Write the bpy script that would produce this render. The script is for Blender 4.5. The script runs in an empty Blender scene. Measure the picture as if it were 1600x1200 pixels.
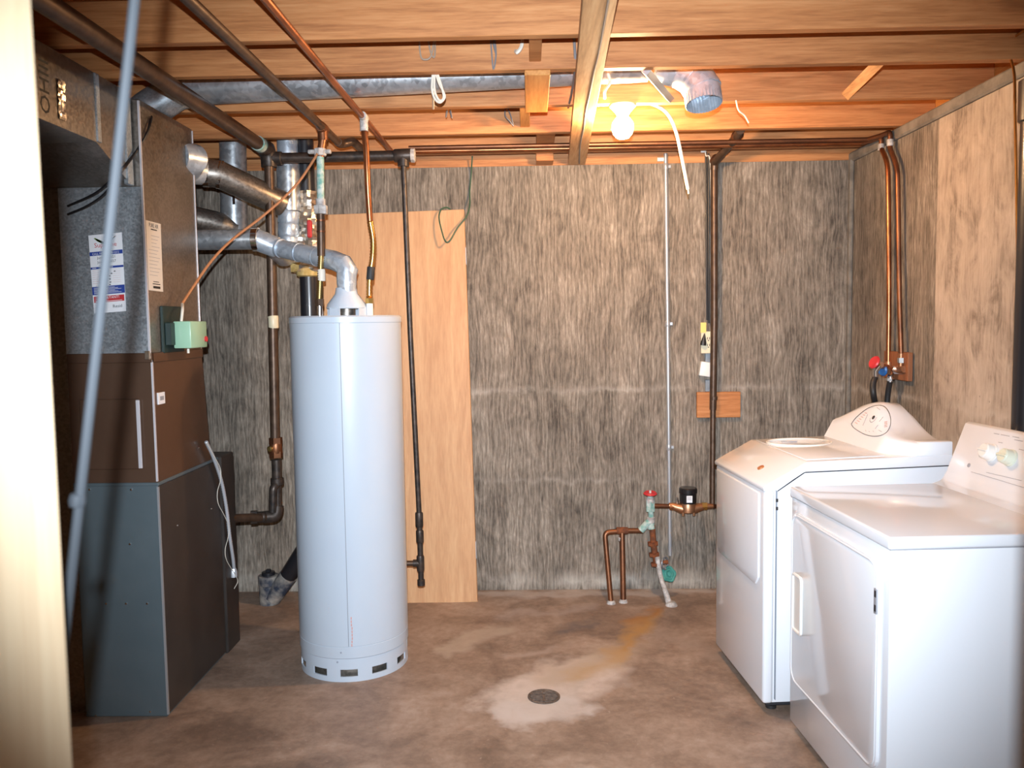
import bpy, bmesh, math, random
from mathutils import Vector as V, Matrix as M
random.seed(7)
scene = bpy.context.scene
COL = scene.collection
PI = math.pi

# ------------------------------------------------------------------ camera
FPX, PITCH, ROLL, YAW = 1300.0, math.radians(4.18), .014, -.022
CAM = V((0, 0, 1.45))
_cp, _sp, _cy, _sy = math.cos(PITCH), math.sin(PITCH), math.cos(YAW), math.sin(YAW)
FWD = V((_sy*_cp, _cy*_cp, -_sp)); _R0 = V((_cy, -_sy, 0)); _U0 = V((_sy*_sp, _cy*_sp, _cp))
RGT = _R0*math.cos(ROLL) - _U0*math.sin(ROLL)
UPV = _U0*math.cos(ROLL) + _R0*math.sin(ROLL)
def at(px, py, x=None, y=None, z=None):
    """point where the ray through a photo pixel meets a plane of the room"""
    d = FWD*FPX + RGT*(px-800) + UPV*(600-py)
    ax, v = (0, x) if x is not None else (1, y) if y is not None else (2, z)
    return CAM + d*((v-CAM[ax])/d[ax])
def on_plane(px, py, p0, n):
    d = FWD*FPX + RGT*(px-800) + UPV*(600-py)
    return CAM + d*((V(p0)-CAM).dot(n)/d.dot(n))
cd = bpy.data.cameras.new('camera'); cam = bpy.data.objects.new('camera', cd); COL.objects.link(cam)
m3 = M((RGT, UPV, -FWD)).transposed()
cam.matrix_world = M.Translation(CAM) @ m3.to_4x4()
cd.sensor_width = 36; cd.lens = FPX/1600*36; cd.clip_start = .02
cd.dof.use_dof = True; cd.dof.focus_distance = 3.6; cd.dof.aperture_fstop = 6.3
scene.camera = cam

# ------------------------------------------------------------------ world, light, exposure
w = bpy.data.worlds.new('world'); scene.world = w; w.use_nodes = True
w.node_tree.nodes['Background'].inputs[0].default_value = (.5, .6, .8, 1)
w.node_tree.nodes['Background'].inputs[1].default_value = .02
fl = bpy.data.lights.new('camera_flash', 'SPOT'); fl.energy = 390; fl.spot_size = math.radians(80); fl.spot_blend = 1.0; fl.color = (.80, .90, 1.0); fl.shadow_soft_size = .009
flo = bpy.data.objects.new('camera_flash', fl); COL.objects.link(flo); flo.location = (0, -.04, 1.56); flo.rotation_euler = (math.radians(83), 0, -.03)
BULB_STRENGTH = 430
scene.view_settings.view_transform = 'Standard'; scene.view_settings.look = 'None'
scene.view_settings.exposure = 1.0; scene.view_settings.gamma = 1; scene.view_settings.use_curve_mapping = False

# ------------------------------------------------------------------ materials
MATS = {}
def newmat(name):
    m = bpy.data.materials.new(name); m.use_nodes = True
    nt = m.node_tree; MATS[name] = m
    return m, nt, nt.nodes['Principled BSDF']
def nd(nt, t, **kw):
    n = nt.nodes.new(t)
    for k, v in kw.items():
        if k.startswith('_'): n.inputs[k[1:].replace('_', ' ')].default_value = v
        else: setattr(n, k, v)
    return n
def coords(nt, scale=(1, 1, 1), rnd=False):
    tc = nd(nt, 'ShaderNodeTexCoord'); mp = nd(nt, 'ShaderNodeMapping')
    mp.inputs['Scale'].default_value = scale
    nt.links.new(tc.outputs['Object'], mp.inputs['Vector'])
    if rnd:
        oi = nd(nt, 'ShaderNodeObjectInfo'); mu = nd(nt, 'ShaderNodeMath', operation='MULTIPLY'); mu.inputs[1].default_value = 37
        nt.links.new(oi.outputs['Random'], mu.inputs[0]); nt.links.new(mu.outputs[0], mp.inputs['Location'])
    return mp.outputs['Vector']
def noise(nt, vec, scale, detail=4, rough=.55, dist=0):
    n = nd(nt, 'ShaderNodeTexNoise'); n.inputs['Scale'].default_value = scale; n.inputs['Detail'].default_value = detail
    n.inputs['Roughness'].default_value = rough; n.inputs['Distortion'].default_value = dist
    nt.links.new(vec, n.inputs['Vector']); return n.outputs['Fac']
def ramp(nt, fac, stops):
    r = nd(nt, 'ShaderNodeValToRGB'); el = r.color_ramp.elements
    while len(el) < len(stops): el.new(.5)
    for e, (p, c) in zip(el, stops): e.position = p; e.color = (*c, 1) if len(c) == 3 else c
    nt.links.new(fac, r.inputs[0]); return r.outputs[0]
def mix(nt, fac, a, b, mode='MIX'):
    n = nd(nt, 'ShaderNodeMix', data_type='RGBA', blend_type=mode)
    for s, v in ((0, fac), (6, a), (7, b)):
        if isinstance(v, (int, float)): n.inputs[s].default_value = v
        elif isinstance(v, tuple): n.inputs[s].default_value = (*v, 1)
        else: nt.links.new(v, n.inputs[s])
    return n.outputs[2]
def math_(nt, op, a, b=None, c=None, clamp=False):
    n = nd(nt, 'ShaderNodeMath', operation=op); n.use_clamp = clamp
    for i, v in enumerate((a, b, c)):
        if v is None: continue
        if isinstance(v, (int, float)): n.inputs[i].default_value = v
        else: nt.links.new(v, n.inputs[i])
    return n.outputs[0]
def bump(nt, bs, h, strength=.3, dist=.01):
    b = nd(nt, 'ShaderNodeBump'); b.inputs['Strength'].default_value = strength; b.inputs['Distance'].default_value = dist
    nt.links.new(h, b.inputs['Height']); nt.links.new(b.outputs[0], bs.inputs['Normal'])
def simple(name, c, rough=.5, metal=0, coat=0, var=.0, vscale=20, stretch=(1, 1, 1), c2=None, bmp=0, emit=None):
    m, nt, bs = newmat(name)
    bs.inputs['Base Color'].default_value = (*c, 1); bs.inputs['Roughness'].default_value = rough; bs.inputs['Metallic'].default_value = metal
    bs.inputs['Coat Weight'].default_value = coat; bs.inputs['Coat Roughness'].default_value = .08
    if c2 is not None or bmp:
        vec = coords(nt, stretch, True); f = noise(nt, vec, vscale, 5)
        if c2 is not None:
            nt.links.new(ramp(nt, f, [(.35, c), (.65, c2)]), bs.inputs['Base Color'])
        if bmp: bump(nt, bs, f, bmp, .004)
    if emit: bs.inputs['Emission Color'].default_value = (*emit[0], 1); bs.inputs['Emission Strength'].default_value = emit[1]
    return m

def concrete_wall(name, axis, warm):
    """concrete cast against plywood sheets: the imprint of the grain runs upwards"""
    m, nt, bs = newmat(name)
    sx = (1, 1, 1)
    vec = coords(nt)
    st = nd(nt, 'ShaderNodeMapping'); st.inputs['Scale'].default_value = (1, 1, .10); nt.links.new(vec, st.inputs['Vector'])
    fine = noise(nt, st.outputs[0], 150, 6, .75, .15)
    mid = noise(nt, st.outputs[0], 24, 6, .68, 1.1)
    wv = nd(nt, 'ShaderNodeTexWave', wave_type='BANDS', bands_direction=axis)
    wv.inputs['Scale'].default_value = 14; wv.inputs['Distortion'].default_value = 16; wv.inputs['Detail'].default_value = 3
    wv.inputs['Detail Scale'].default_value = .9; wv.inputs['Detail Roughness'].default_value = .6
    st2 = nd(nt, 'ShaderNodeMapping'); st2.inputs['Scale'].default_value = (1, 1, .22); nt.links.new(vec, st2.inputs['Vector'])
    nt.links.new(st2.outputs[0], wv.inputs['Vector'])
    big = noise(nt, vec, 2.6, 6, .62, .4)
    W = (.10, .16, .03, .36, .41) if warm else (.36, .17, .06, .17, .24)
    a = math_(nt, 'MULTIPLY', fine, W[0]); b = math_(nt, 'MULTIPLY_ADD', mid, W[1], a)
    c = math_(nt, 'MULTIPLY_ADD', wv.outputs['Fac'], W[2], b); s = math_(nt, 'MULTIPLY_ADD', big, W[3], c)
    st3 = nd(nt, 'ShaderNodeMapping'); st3.inputs['Scale'].default_value = (1, 1, .5); nt.links.new(vec, st3.inputs['Vector'])
    blot = noise(nt, st3.outputs[0], 8.5, 7, .68, 1.6); s = math_(nt, 'MULTIPLY_ADD', blot, W[4], s)
    st4 = nd(nt, 'ShaderNodeMapping'); st4.inputs['Scale'].default_value = (1, 1, .12); nt.links.new(vec, st4.inputs['Vector'])
    vs_ = noise(nt, st4.outputs[0], 6.5, 6, .6, .5); s = math_(nt, 'MULTIPLY_ADD', vs_, .16, s)
    s = math_(nt, 'SUBTRACT', s, .115 if warm else .085)
    if warm: cols = [(.38, (.20, .16, .125)), (.48, (.40, .33, .265)), (.58, (.50, .425, .35)), (.70, (.58, .51, .43))]
    else: cols = [(.38, (.06, .049, .039)), (.46, (.155, .127, .100)), (.54, (.265, .222, .178)), (.64, (.47, .405, .335))]
    col = ramp(nt, s, cols)
    # pale horizontal bands where the form sheets met
    sep = nd(nt, 'ShaderNodeSeparateXYZ'); nt.links.new(vec, sep.inputs[0])
    wob = math_(nt, 'MULTIPLY_ADD', blot, .12, -.06)
    zz = math_(nt, 'ADD', sep.outputs[2], wob)
    for zc, wd, am in ((1.09, .024, .32), (.60, .02, .25), (.05, .06, .5)):
        d = math_(nt, 'ABSOLUTE', math_(nt, 'SUBTRACT', zz, zc))
        k = math_(nt, 'SUBTRACT', 1, math_(nt, 'DIVIDE', d, wd), clamp=True)
        k2 = math_(nt, 'MULTIPLY', math_(nt, 'MULTIPLY', k, am), math_(nt, 'MULTIPLY_ADD', big, 5, -2, clamp=True))
        col = mix(nt, k2, col, (.62, .57, .5))
    if warm:   # small dark bug holes in the smoother concrete
        vo = nd(nt, 'ShaderNodeTexVoronoi'); vo.inputs['Scale'].default_value = 16; nt.links.new(vec, vo.inputs['Vector'])
        hole = math_(nt, 'MULTIPLY', math_(nt, 'SUBTRACT', 1, math_(nt, 'DIVIDE', vo.outputs['Distance'], .09), clamp=True), math_(nt, 'MULTIPLY_ADD', big, 4, -1.8, clamp=True))
        col = mix(nt, hole, col, (.06, .045, .035))
    nt.links.new(col, bs.inputs['Base Color']); bs.inputs['Roughness'].default_value = .85
    bump(nt, bs, s, .22, .008)
    return m
concrete_wall('concrete_back', 'X', False); concrete_wall('concrete_right', 'Y', False); concrete_wall('concrete_pale', 'Y', True)

def floor_mat():
    m, nt, bs = newmat('concrete_floor')
    vec = coords(nt)
    n1 = noise(nt, vec, 3.2, 8, .62, .6); n2 = noise(nt, vec, 28, 6, .65, .2); n3 = noise(nt, vec, 9, 6, .6, 1.2)
    s = math_(nt, 'MULTIPLY_ADD', n2, .3, math_(nt, 'MULTIPLY', n1, .7))
    col = ramp(nt, s, [(.36, (.17, .115, .085)), (.47, (.26, .18, .132)), (.56, (.34, .245, .185)), (.68, (.44, .34, .275))])
    # wobble the coordinates, then measure how far a point lies from each stain's spine
    nz = nd(nt, 'ShaderNodeTexNoise'); nz.inputs['Scale'].default_value = 7; nz.inputs['Detail'].default_value = 6; nt.links.new(vec, nz.inputs['Vector'])
    off = nd(nt, 'ShaderNodeVectorMath', operation='MULTIPLY_ADD'); nt.links.new(nz.outputs['Color'], off.inputs[0])
    off.inputs[1].default_value = (.26, .26, 0); nt.links.new(vec, off.inputs[2])
    sh = nd(nt, 'ShaderNodeVectorMath', operation='SUBTRACT'); nt.links.new(off.outputs[0], sh.inputs[0]); sh.inputs[1].default_value = (.13, .13, 0)
    P = sh.outputs[0]
    def seg(a, b):
        a, b = V((*a, 0)), V((*b, 0)); ab = b-a
        s1 = nd(nt, 'ShaderNodeVectorMath', operation='SUBTRACT'); nt.links.new(P, s1.inputs[0]); s1.inputs[1].default_value = a
        dt = nd(nt, 'ShaderNodeVectorMath', operation='DOT_PRODUCT'); nt.links.new(s1.outputs[0], dt.inputs[0]); dt.inputs[1].default_value = ab/max(ab.length_squared, 1e-6)
        cl = math_(nt, 'ADD', dt.outputs['Value'], 0, clamp=True)
        sc = nd(nt, 'ShaderNodeVectorMath', operation='SCALE'); sc.inputs[0].default_value = ab; nt.links.new(cl, sc.inputs['Scale'])
        s2 = nd(nt, 'ShaderNodeVectorMath', operation='DISTANCE'); nt.links.new(s1.outputs[0], s2.inputs[0]); nt.links.new(sc.outputs[0], s2.inputs[1])
        return s2.outputs['Value']
    def stain(col, a, b, r, soft, c, am):
        k = math_(nt, 'DIVIDE', math_(nt, 'SUBTRACT', r, seg(a, b)), soft, clamp=True)
        k = math_(nt, 'MULTIPLY', k, math_(nt, 'MULTIPLY_ADD', n3, am*1.1, am*.45), clamp=True)
        return mix(nt, k, col, c)
    sp = noise(nt, vec, 70, 3, .7, .5); col = mix(nt, math_(nt, 'MULTIPLY', math_(nt, 'MULTIPLY_ADD', sp, 9, -5.9, clamp=True), .5), col, (.62, .52, .45))
    pale = (.62, .53, .47)
    col = stain(col, (-.05, 3.10), (.22, 3.38), .20, .09, pale, .8)
    col = stain(col, (.10, 3.30), (.40, 3.62), .15, .1, (.44, .34, .25), .65)
    col = stain(col, (-.38, 3.62), (-.18, 3.85), .10, .05, (.42, .34, .27), .8)
    col = stain(col, (-.10, 3.55), (.12, 3.62), .06, .05, (.40, .32, .27), .6)
    col = stain(col, (-.15, 4.05), (.30, 4.15), .07, .06, (.40, .32, .28), .6)
    col = stain(col, (.10, 3.83), (.28, 3.93), .05, .05, (.13, .11, .11), .7)
    col = stain(col, (.86, 3.45), (.60, 3.80), .10, .08, (.33, .25, .2), .5)
    col = stain(col, (.60, 4.05), (.36, 3.55), .085, .08, (.42, .235, .085), .95)
    col = stain(col, (.62, 4.12), (.50, 3.95), .07, .07, (.36, .16, .045), .8)
    col = stain(col, (.36, 3.55), (.16, 3.30), .08, .09, (.46, .31, .17), .8)
    col = stain(col, (-.30, 4.36), (1.0, 4.40), .07, .05, (.46, .40, .36), .7)
    col = stain(col, (-.1, 3.0), (.15, 3.05), .10, .05, (.56, .5, .46), .7)
    nt.links.new(col, bs.inputs['Base Color'])
    nt.links.new(math_(nt, 'MULTIPLY_ADD', n1, .35, .38), bs.inputs['Roughness'])
    bump(nt, bs, s, .25, .008)
floor_mat()

def wood(name, dark, mid, light, along=0, k=1.0, knots=True):
    m, nt, bs = newmat(name)
    sc = [9, 9, 9]; sc[along] = .55
    vec = coords(nt, tuple(sc), True)
    n = noise(nt, vec, 2.6*k, 5, .6, .9); fi = noise(nt, vec, 16*k, 4, .6, .2)
    s = math_(nt, 'MULTIPLY_ADD', fi, .4, math_(nt, 'MULTIPLY', n, .6))
    col = ramp(nt, s, [(.36, dark), (.5, mid), (.64, light)])
    if knots:
        sc2 = [4.0, 4.0, 4.0]; sc2[along] = 1.5
        v2 = coords(nt, tuple(sc2), True)
        vo = nd(nt, 'ShaderNodeTexVoronoi'); vo.inputs['Scale'].default_value = 1.3; nt.links.new(v2, vo.inputs['Vector'])
        k1 = math_(nt, 'SUBTRACT', 1, math_(nt, 'DIVIDE', vo.outputs['Distance'], .17), clamp=True)
        col = mix(nt, math_(nt, 'MULTIPLY', k1, .75), col, tuple(x*.45 for x in dark))
    nt.links.new(col, bs.inputs['Base Color']); bs.inputs['Roughness'].default_value = .6
    bump(nt, bs, s, .12, .004)
    return m
wood('joist_wood', (.34, .125, .038), (.50, .205, .068), (.60, .275, .105))
wood('joist_wood_y', (.34, .17, .07), (.50, .27, .12), (.60, .37, .19), along=1)
wood('orange_ply', (.42, .16, .035), (.55, .235, .06), (.62, .30, .09), along=1)
wood('block_wood', (.36, .125, .035), (.50, .19, .055), (.58, .25, .09), k=1.5)
wood('door_veneer', (.52, .27, .125), (.60, .33, .16), (.66, .39, .20), along=2, k=.8, knots=False)
wood('jamb_pine', (.42, .30, .18), (.46, .34, .215), (.50, .385, .25), along=2)
wood('stain_block', (.16, .055, .02), (.25, .09, .035), (.32, .13, .06), along=2)

def galvanised(name, c1, c2, rough, metal, spangle=55):
    m, nt, bs = newmat(name); vec = coords(nt, (1, 1, 1), True)
    vo = nd(nt, 'ShaderNodeTexVoronoi'); vo.inputs['Scale'].default_value = spangle; nt.links.new(vec, vo.inputs['Vector'])
    g = nd(nt, 'ShaderNodeSeparateColor'); nt.links.new(vo.outputs['Color'], g.inputs[0])
    n = noise(nt, vec, 4, 5); s = math_(nt, 'MULTIPLY_ADD', g.outputs[0], .45, math_(nt, 'MULTIPLY', n, .6))
    nt.links.new(ramp(nt, s, [(.3, c1), (.75, c2)]), bs.inputs['Base Color'])
    bs.inputs['Metallic'].default_value = metal
    nt.links.new(math_(nt, 'MULTIPLY_ADD', s, .25, rough-.1), bs.inputs['Roughness'])
    return m
galvanised('galvanised', (.36, .41, .45), (.52, .57, .61), .42, .75, 170)
galvanised('galvanised_brown', (.22, .195, .17), (.32, .285, .25), .36, .85, 120)  # brownish metal; the bulb's warm cast on the plenum side is put into its colour
galvanised('duct_bright', (.44, .50, .57), (.60, .67, .75), .32, .5, 60)
galvanised('duct_round', (.42, .45, .48), (.60, .63, .66), .34, .72, 60)
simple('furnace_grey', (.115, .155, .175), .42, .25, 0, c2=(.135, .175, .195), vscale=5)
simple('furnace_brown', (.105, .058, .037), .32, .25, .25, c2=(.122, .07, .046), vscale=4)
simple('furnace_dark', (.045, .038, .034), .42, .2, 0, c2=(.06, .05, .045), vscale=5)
simple('enamel_white', (.80, .825, .875), .25, 0, .7)
simple('enamel_heater', (.47, .53, .61), .33, 0, .35, c2=(.49, .55, .62), vscale=3)
simple('heater_ring', (.50, .56, .64), .4, 0, .2)
simple('seam_grey', (.30, .33, .38), .5)
simple('plastic_white', (.82, .81, .78), .35, 0, .2)
simple('cream_plastic', (.72, .64, .45), .4)
simple('knob_green_white', (.72, .75, .62), .35, 0, .2)
simple('dark_gap', (.02, .02, .025), .6)
simple('chrome', (.75, .75, .75), .18, 1)
simple('black_iron', (.035, .03, .028), .42, .5, 0, c2=(.085, .062, .05), vscale=30, bmp=.3)
simple('brown_iron', (.075, .045, .03), .42, .55, 0, c2=(.12, .075, .05), vscale=25, bmp=.2)
simple('copper', (.52, .20, .085), .32, .95, 0, c2=(.30, .11, .05), vscale=9)
simple('copper_dull', (.30, .125, .06), .42, .85, 0, c2=(.16, .07, .04), vscale=9)
simple('copper_gold', (.66, .34, .10), .3, .95, 0, c2=(.50, .24, .07), vscale=12)
simple('bronze', (.52, .27, .15), .4, .85, 0, c2=(.42, .2, .1), vscale=20)
simple('brass', (.65, .46, .16), .3, .95)
simple('brass_dark', (.26, .18, .07), .4, .9)
simple('verdigris', (.16, .38, .33), .8, .1, 0, c2=(.55, .62, .58), vscale=45, bmp=.4)
simple('solder_white', (.62, .60, .58), .75, .1, 0, c2=(.33, .30, .28), vscale=50, bmp=.4)
simple('rust', (.26, .075, .022), .85, .1, 0, c2=(.13, .045, .022), vscale=45, bmp=.5)
simple('green_wheel', (.045, .24, .2), .6, 0, 0, c2=(.08, .33, .29), vscale=30)
simple('red_handle', (.55, .03, .04), .4)
simple('blue_handle', (.02, .14, .42), .4)
simple('red_print', (.55, .03, .035), .6)
simple('blue_print', (.02, .055, .30), .6)
simple('black_print', (.02, .02, .022), .6)
simple('grey_print', (.33, .33, .36), .6)
simple('pink_print', (.62, .33, .30), .6)
simple('wing_green', (.16, .25, .03), .6); simple('wing_brown', (.22, .09, .04), .6)
simple('paper_white', (.84, .85, .88), .6)
simple('paper_cream', (.74, .68, .60), .6)
simple('paper_yellow', (.80, .62, .18), .6)
simple('abs_black', (.018, .018, .022), .35, 0, .15)
simple('abs_dusty', (.03, .04, .065), .6, 0, 0, c2=(.45, .40, .34), vscale=14)
simple('rubber', (.02, .019, .02), .5)
simple('register_black', (.012, .012, .014), .3, 0, .3)
simple('foil', (.80, .74, .66), .30, .9, 0, c2=(.6, .5, .38), vscale=30, bmp=1.0)
simple('insulation', (.50, .33, .10), .9, 0, 0, c2=(.66, .48, .2), vscale=40, bmp=1.0)
simple('control_green', (.36, .60, .42), .35, 0, .3)
simple('control_dark', (.012, .03, .028), .5)
simple('cable_orange', (.48, .19, .075), .5)
simple('cable_white', (.74, .68, .58), .5)
simple('cable_tan', (.36, .27, .20), .6)
simple('cable_grey', (.20, .19, .19), .6)
simple('cable_green', (.045, .10, .06), .5)
simple('cable_black', (.012, .012, .014), .45)
simple('cord_blue', (.010, .013, .017), .8)
simple('emt', (.55, .57, .60), .35, .6)
simple('flex_steel', (.66, .68, .72), .35, .45)
simple('bright_strip', (.74, .72, .76), .35, .3)
simple('duct_tape', (.22, .24, .27), .4, .4, 0, c2=(.3, .32, .34), vscale=30, bmp=.6)
simple('drain_iron', (.10, .07, .055), .7, .4, 0, c2=(.2, .15, .12), vscale=60, bmp=.6)
simple('porcelain', (.8, .78, .74), .25, 0, .3)
simple('bulb_glow', (1, .9, .75), .4, emit=((1, .62, .32), BULB_STRENGTH))
simple('wall_paint', (.5, .46, .4), .8)
simple('sill_grey', (.15, .13, .11), .9, 0, 0, c2=(.25, .225, .19), vscale=14, bmp=.5)
simple('badge_red', (.60, .22, .08), .3, .4)

# ------------------------------------------------------------------ mesh helpers
def frame(d):
    d = d.normalized(); a = V((0, 0, 1)) if abs(d.z) < .9 else V((1, 0, 0))
    x = a.cross(d).normalized(); return x, d.cross(x), d
class MB:
    def __init__(s): s.v = []; s.f = []
    def add(s, vs, fs):
        o = len(s.v); s.v += [V(p) for p in vs]; s.f += [tuple(i+o for i in f) for f in fs]; return s
    def bm(s, b):
        b.verts.index_update(); s.add([v.co.copy() for v in b.verts], [[v.index for v in f.verts] for f in b.faces]); b.free(); return s
    def box(s, lo, hi, bev=0, mat=None, seg=1):
        b = bmesh.new(); bmesh.ops.create_cube(b, size=1)
        lo, hi = V(lo), V(hi)
        for v in b.verts: v.co = V((lo[i]+(v.co[i]+.5)*(hi[i]-lo[i]) for i in range(3)))
        if bev: bmesh.ops.bevel(b, geom=b.edges[:], offset=bev, segments=seg, affect='EDGES', profile=.5)
        if mat is not None: bmesh.ops.transform(b, matrix=mat, verts=b.verts[:])
        return s.bm(b)
    def prism(s, pts, ax, a, b, bev=0, mat=None):
        """polygon (in the two other axes, cyclic order) extruded along axis ax from a to b"""
        q = bmesh.new()
        def mk(p, t):
            c = [0, 0, 0]; c[ax] = t; o = [i for i in range(3) if i != ax]; c[o[0]], c[o[1]] = p; return c
        v0 = [q.verts.new(mk(p, a)) for p in pts]; v1 = [q.verts.new(mk(p, b)) for p in pts]; n = len(pts)
        q.faces.new(v0); q.faces.new(v1[::-1])
        for i in range(n): q.faces.new((v0[i], v1[i], v1[(i+1) % n], v0[(i+1) % n]))
        bmesh.ops.recalc_face_normals(q, faces=q.faces[:])
        if bev: bmesh.ops.bevel(q, geom=q.edges[:], offset=bev, segments=2, affect='EDGES', profile=.5)
        if mat is not None: bmesh.ops.transform(q, matrix=mat, verts=q.verts[:])
        return s.bm(q)
    def tube(s, pts, r, n=12, caps=True, closed=False):
        pts = [V(p) for p in pts]; k = len(pts); rs = r if isinstance(r, (list, tuple)) else [r]*k
        o = len(s.v); tan = []
        for i in range(k):
            a = pts[i-1] if i or closed else pts[i]; b = pts[(i+1) % k] if i < k-1 or closed else pts[i]
            d1 = (pts[i]-a); d2 = (b-pts[i])
            d = (d1.normalized() if d1.length > 1e-9 else V()) + (d2.normalized() if d2.length > 1e-9 else V())
            tan.append(d.normalized() if d.length > 1e-6 else V((0, 0, 1)))
        x, y, _ = frame(tan[0])
        for i in range(k):
            t = tan[i]
            if i:
                q = tan[i-1].rotation_difference(t); x = q @ x
            x = (x-t*x.dot(t)).normalized(); y = t.cross(x)
            sc = 1
            if 0 < i < k-1:
                c = (pts[i]-pts[i-1]).normalized().dot(t); sc = 1/max(c, .5)
            for j in range(n):
                a = 2*PI*j/n; s.v.append(pts[i]+(x*math.cos(a)+y*math.sin(a))*rs[i]*(sc if sc < 1.3 else 1.15))
        m = k if closed else k-1
        for i in range(m):
            for j in range(n):
                a, b = o+i*n, o+((i+1) % k)*n; s.f.append((a+j, a+(j+1) % n, b+(j+1) % n, b+j))
        if caps and not closed:
            s.f.append(tuple(o+j for j in range(n))[::-1]); s.f.append(tuple(o+(k-1)*n+j for j in range(n)))
        return s
    def lathe(s, prof, c, d=(0, 0, 1), n=32, a0=0, a1=2*PI, cap=True):
        x, y, d = frame(V(d)); c = V(c); o = len(s.v); full = abs(a1-a0-2*PI) < 1e-6; m = n if full else n+1
        for r, h in prof:
            for j in range(m):
                a = a0+(a1-a0)*j/n; s.v.append(c+d*h+(x*math.cos(a)+y*math.sin(a))*r)
        for i in range(len(prof)-1):
            for j in range(m if full else m-1):
                s.f.append((o+i*m+j, o+i*m+(j+1) % m, o+(i+1)*m+(j+1) % m, o+(i+1)*m+j))
        if cap and full:
            if prof[0][0] > 1e-6: s.f.append(tuple(o+j for j in range(m))[::-1])
            if prof[-1][0] > 1e-6: s.f.append(tuple(o+(len(prof)-1)*m+j for j in range(m)))
        return s
    def text(s, body, size, mat, align='LEFT', squash=1):
        cu = bpy.data.curves.new('tmp', 'FONT'); cu.body = body; cu.size = size; cu.align_x = align; cu.resolution_u = 2
        ob = bpy.data.objects.new('tmp', cu)
        me = bpy.data.meshes.new_from_object(ob)
        s.add([mat @ V((v.co.x*squash, v.co.y, 0)) for v in me.vertices], [list(p.vertices) for p in me.polygons])
        bpy.data.objects.remove(ob); bpy.data.curves.remove(cu); bpy.data.meshes.remove(me); return s
    def build(s, name, mat, parent=None, label=None, sharp=32, weld=False):
        me = bpy.data.meshes.new(name)
        off = V((0, 0, 0))
        if parent is not None: off = root_of(parent).location.copy()
        me.from_pydata([tuple(v-off) for v in s.v], [], s.f); me.validate()
        b = bmesh.new(); b.from_mesh(me)
        bmesh.ops.remove_doubles(b, verts=b.verts[:], dist=1e-5)
        bmesh.ops.recalc_face_normals(b, faces=b.faces[:])
        for f in b.faces: f.smooth = True
        th = math.radians(sharp)
        for e in b.edges:
            if len(e.link_faces) == 2 and e.calc_face_angle(0) > th: e.smooth = False
        b.to_mesh(me); b.free()
        me.materials.append(MATS[mat])
        o = bpy.data.objects.new(name, me); COL.objects.link(o)
        if parent is not None: o.parent = parent
        if label: o['label'] = label
        return o
def root_of(o):
    while o.parent: o = o.parent
    return o
def thing(name, label, cat, loc=(0, 0, 0), group=None):
    o = bpy.data.objects.new(name, None); COL.objects.link(o); o.location = loc; o.empty_display_size = .05
    o['label'] = label; o['category'] = cat
    if group: o['group'] = group
    return o
def solo(o, label, cat, group=None):
    o['label'] = label; o['category'] = cat
    if group: o['group'] = group
    me = o.data; lo = [min(v.co[i] for v in me.vertices) for i in range(3)]; hi = [max(v.co[i] for v in me.vertices) for i in range(3)]
    c = V(((lo[0]+hi[0])/2, (lo[1]+hi[1])/2, lo[2])); me.transform(M.Translation(-c)); o.location = c
    return o
def struct(o, label=None):
    o['kind'] = 'structure'
    if label: o['label'] = label
    return o
def spline(pts, n=6):
    pts = [V(p) for p in pts]; out = []
    P = [pts[0]*2-pts[1]]+pts+[pts[-1]*2-pts[-2]]
    for i in range(1, len(P)-2):
        for k in range(n):
            t = k/n; a, b, c, d = P[i-1], P[i], P[i+1], P[i+2]
            out.append(.5*((2*b)+(c-a)*t+(2*a-5*b+4*c-d)*t*t+(3*b-a-3*c+d)*t**3))
    return out+[pts[-1]]
def bend(pts, r, n=6):
    """polyline with rounded corners"""
    pts = [V(p) for p in pts]; out = [pts[0]]
    for i in range(1, len(pts)-1):
        a, b, c = pts[i-1], pts[i], pts[i+1]; d1 = (a-b).normalized(); d2 = (c-b).normalized()
        q = min(r, (a-b).length*.45, (c-b).length*.45)
        p1, p2 = b+d1*q, b+d2*q
        for k in range(n+1):
            t = k/n; out.append(p1*(1-t)**2+b*2*t*(1-t)+p2*t*t)
    return out+[pts[-1]]
def collar(mb, p, d, r, l, n=16):
    p, d = V(p), V(d).normalized(); return mb.tube([p-d*l/2, p-d*l*.42, p+d*l*.42, p+d*l/2], [r*.9, r, r, r*.9], n)
def hexnut(mb, p, d, r, l): p, d = V(p), V(d).normalized(); return mb.tube([p-d*l/2, p+d*l/2], r, 6)

# ------------------------------------------------------------------ room shell
YB, XR, XL, ZW, ZJ, ZC = 4.44, 1.69, -2.7, 2.272, 2.31, 2.545
struct(MB().box((XL-.2, -1.6, -.12), (XR+.2, YB+.2, 0)).build('floor', 'concrete_floor'), 'stained brown concrete basement floor')
struct(MB().box((XL-.2, YB, 0), (XR+.2, YB+.2, ZW)).build('wall_back', 'concrete_back'), 'bare concrete wall with plywood grain imprint')
wr = struct(MB().box((XR, .2, 0), (XR+.2, YB, ZW)).build('wall_right', 'concrete_right'), 'bare concrete side wall')
MB().box((XR-.008, .6, 0), (XR-.0002, 3.505, ZW-.013), .004).build('pale_panel', 'concrete_pale', wr, 'paler tan concrete stretch')
MB().box((XR-.022, YB-.034, 0), (XR-.0002, YB-.0002, ZW), .006).build('corner_fillet', 'sill_grey', wr)
MB().box((XR-.018, .6, ZW-.012), (XR+.18, YB+.18, ZJ-.0004), .008).build('sill_plate', 'sill_grey', wr)
struct(MB().box((XL-.2, .62, 0), (XL, YB, ZC)).build('wall_left', 'concrete_back'))
FY0, FY1, JL, JR = .47, .58, at(84, 600, y=.584).x, .360
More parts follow.
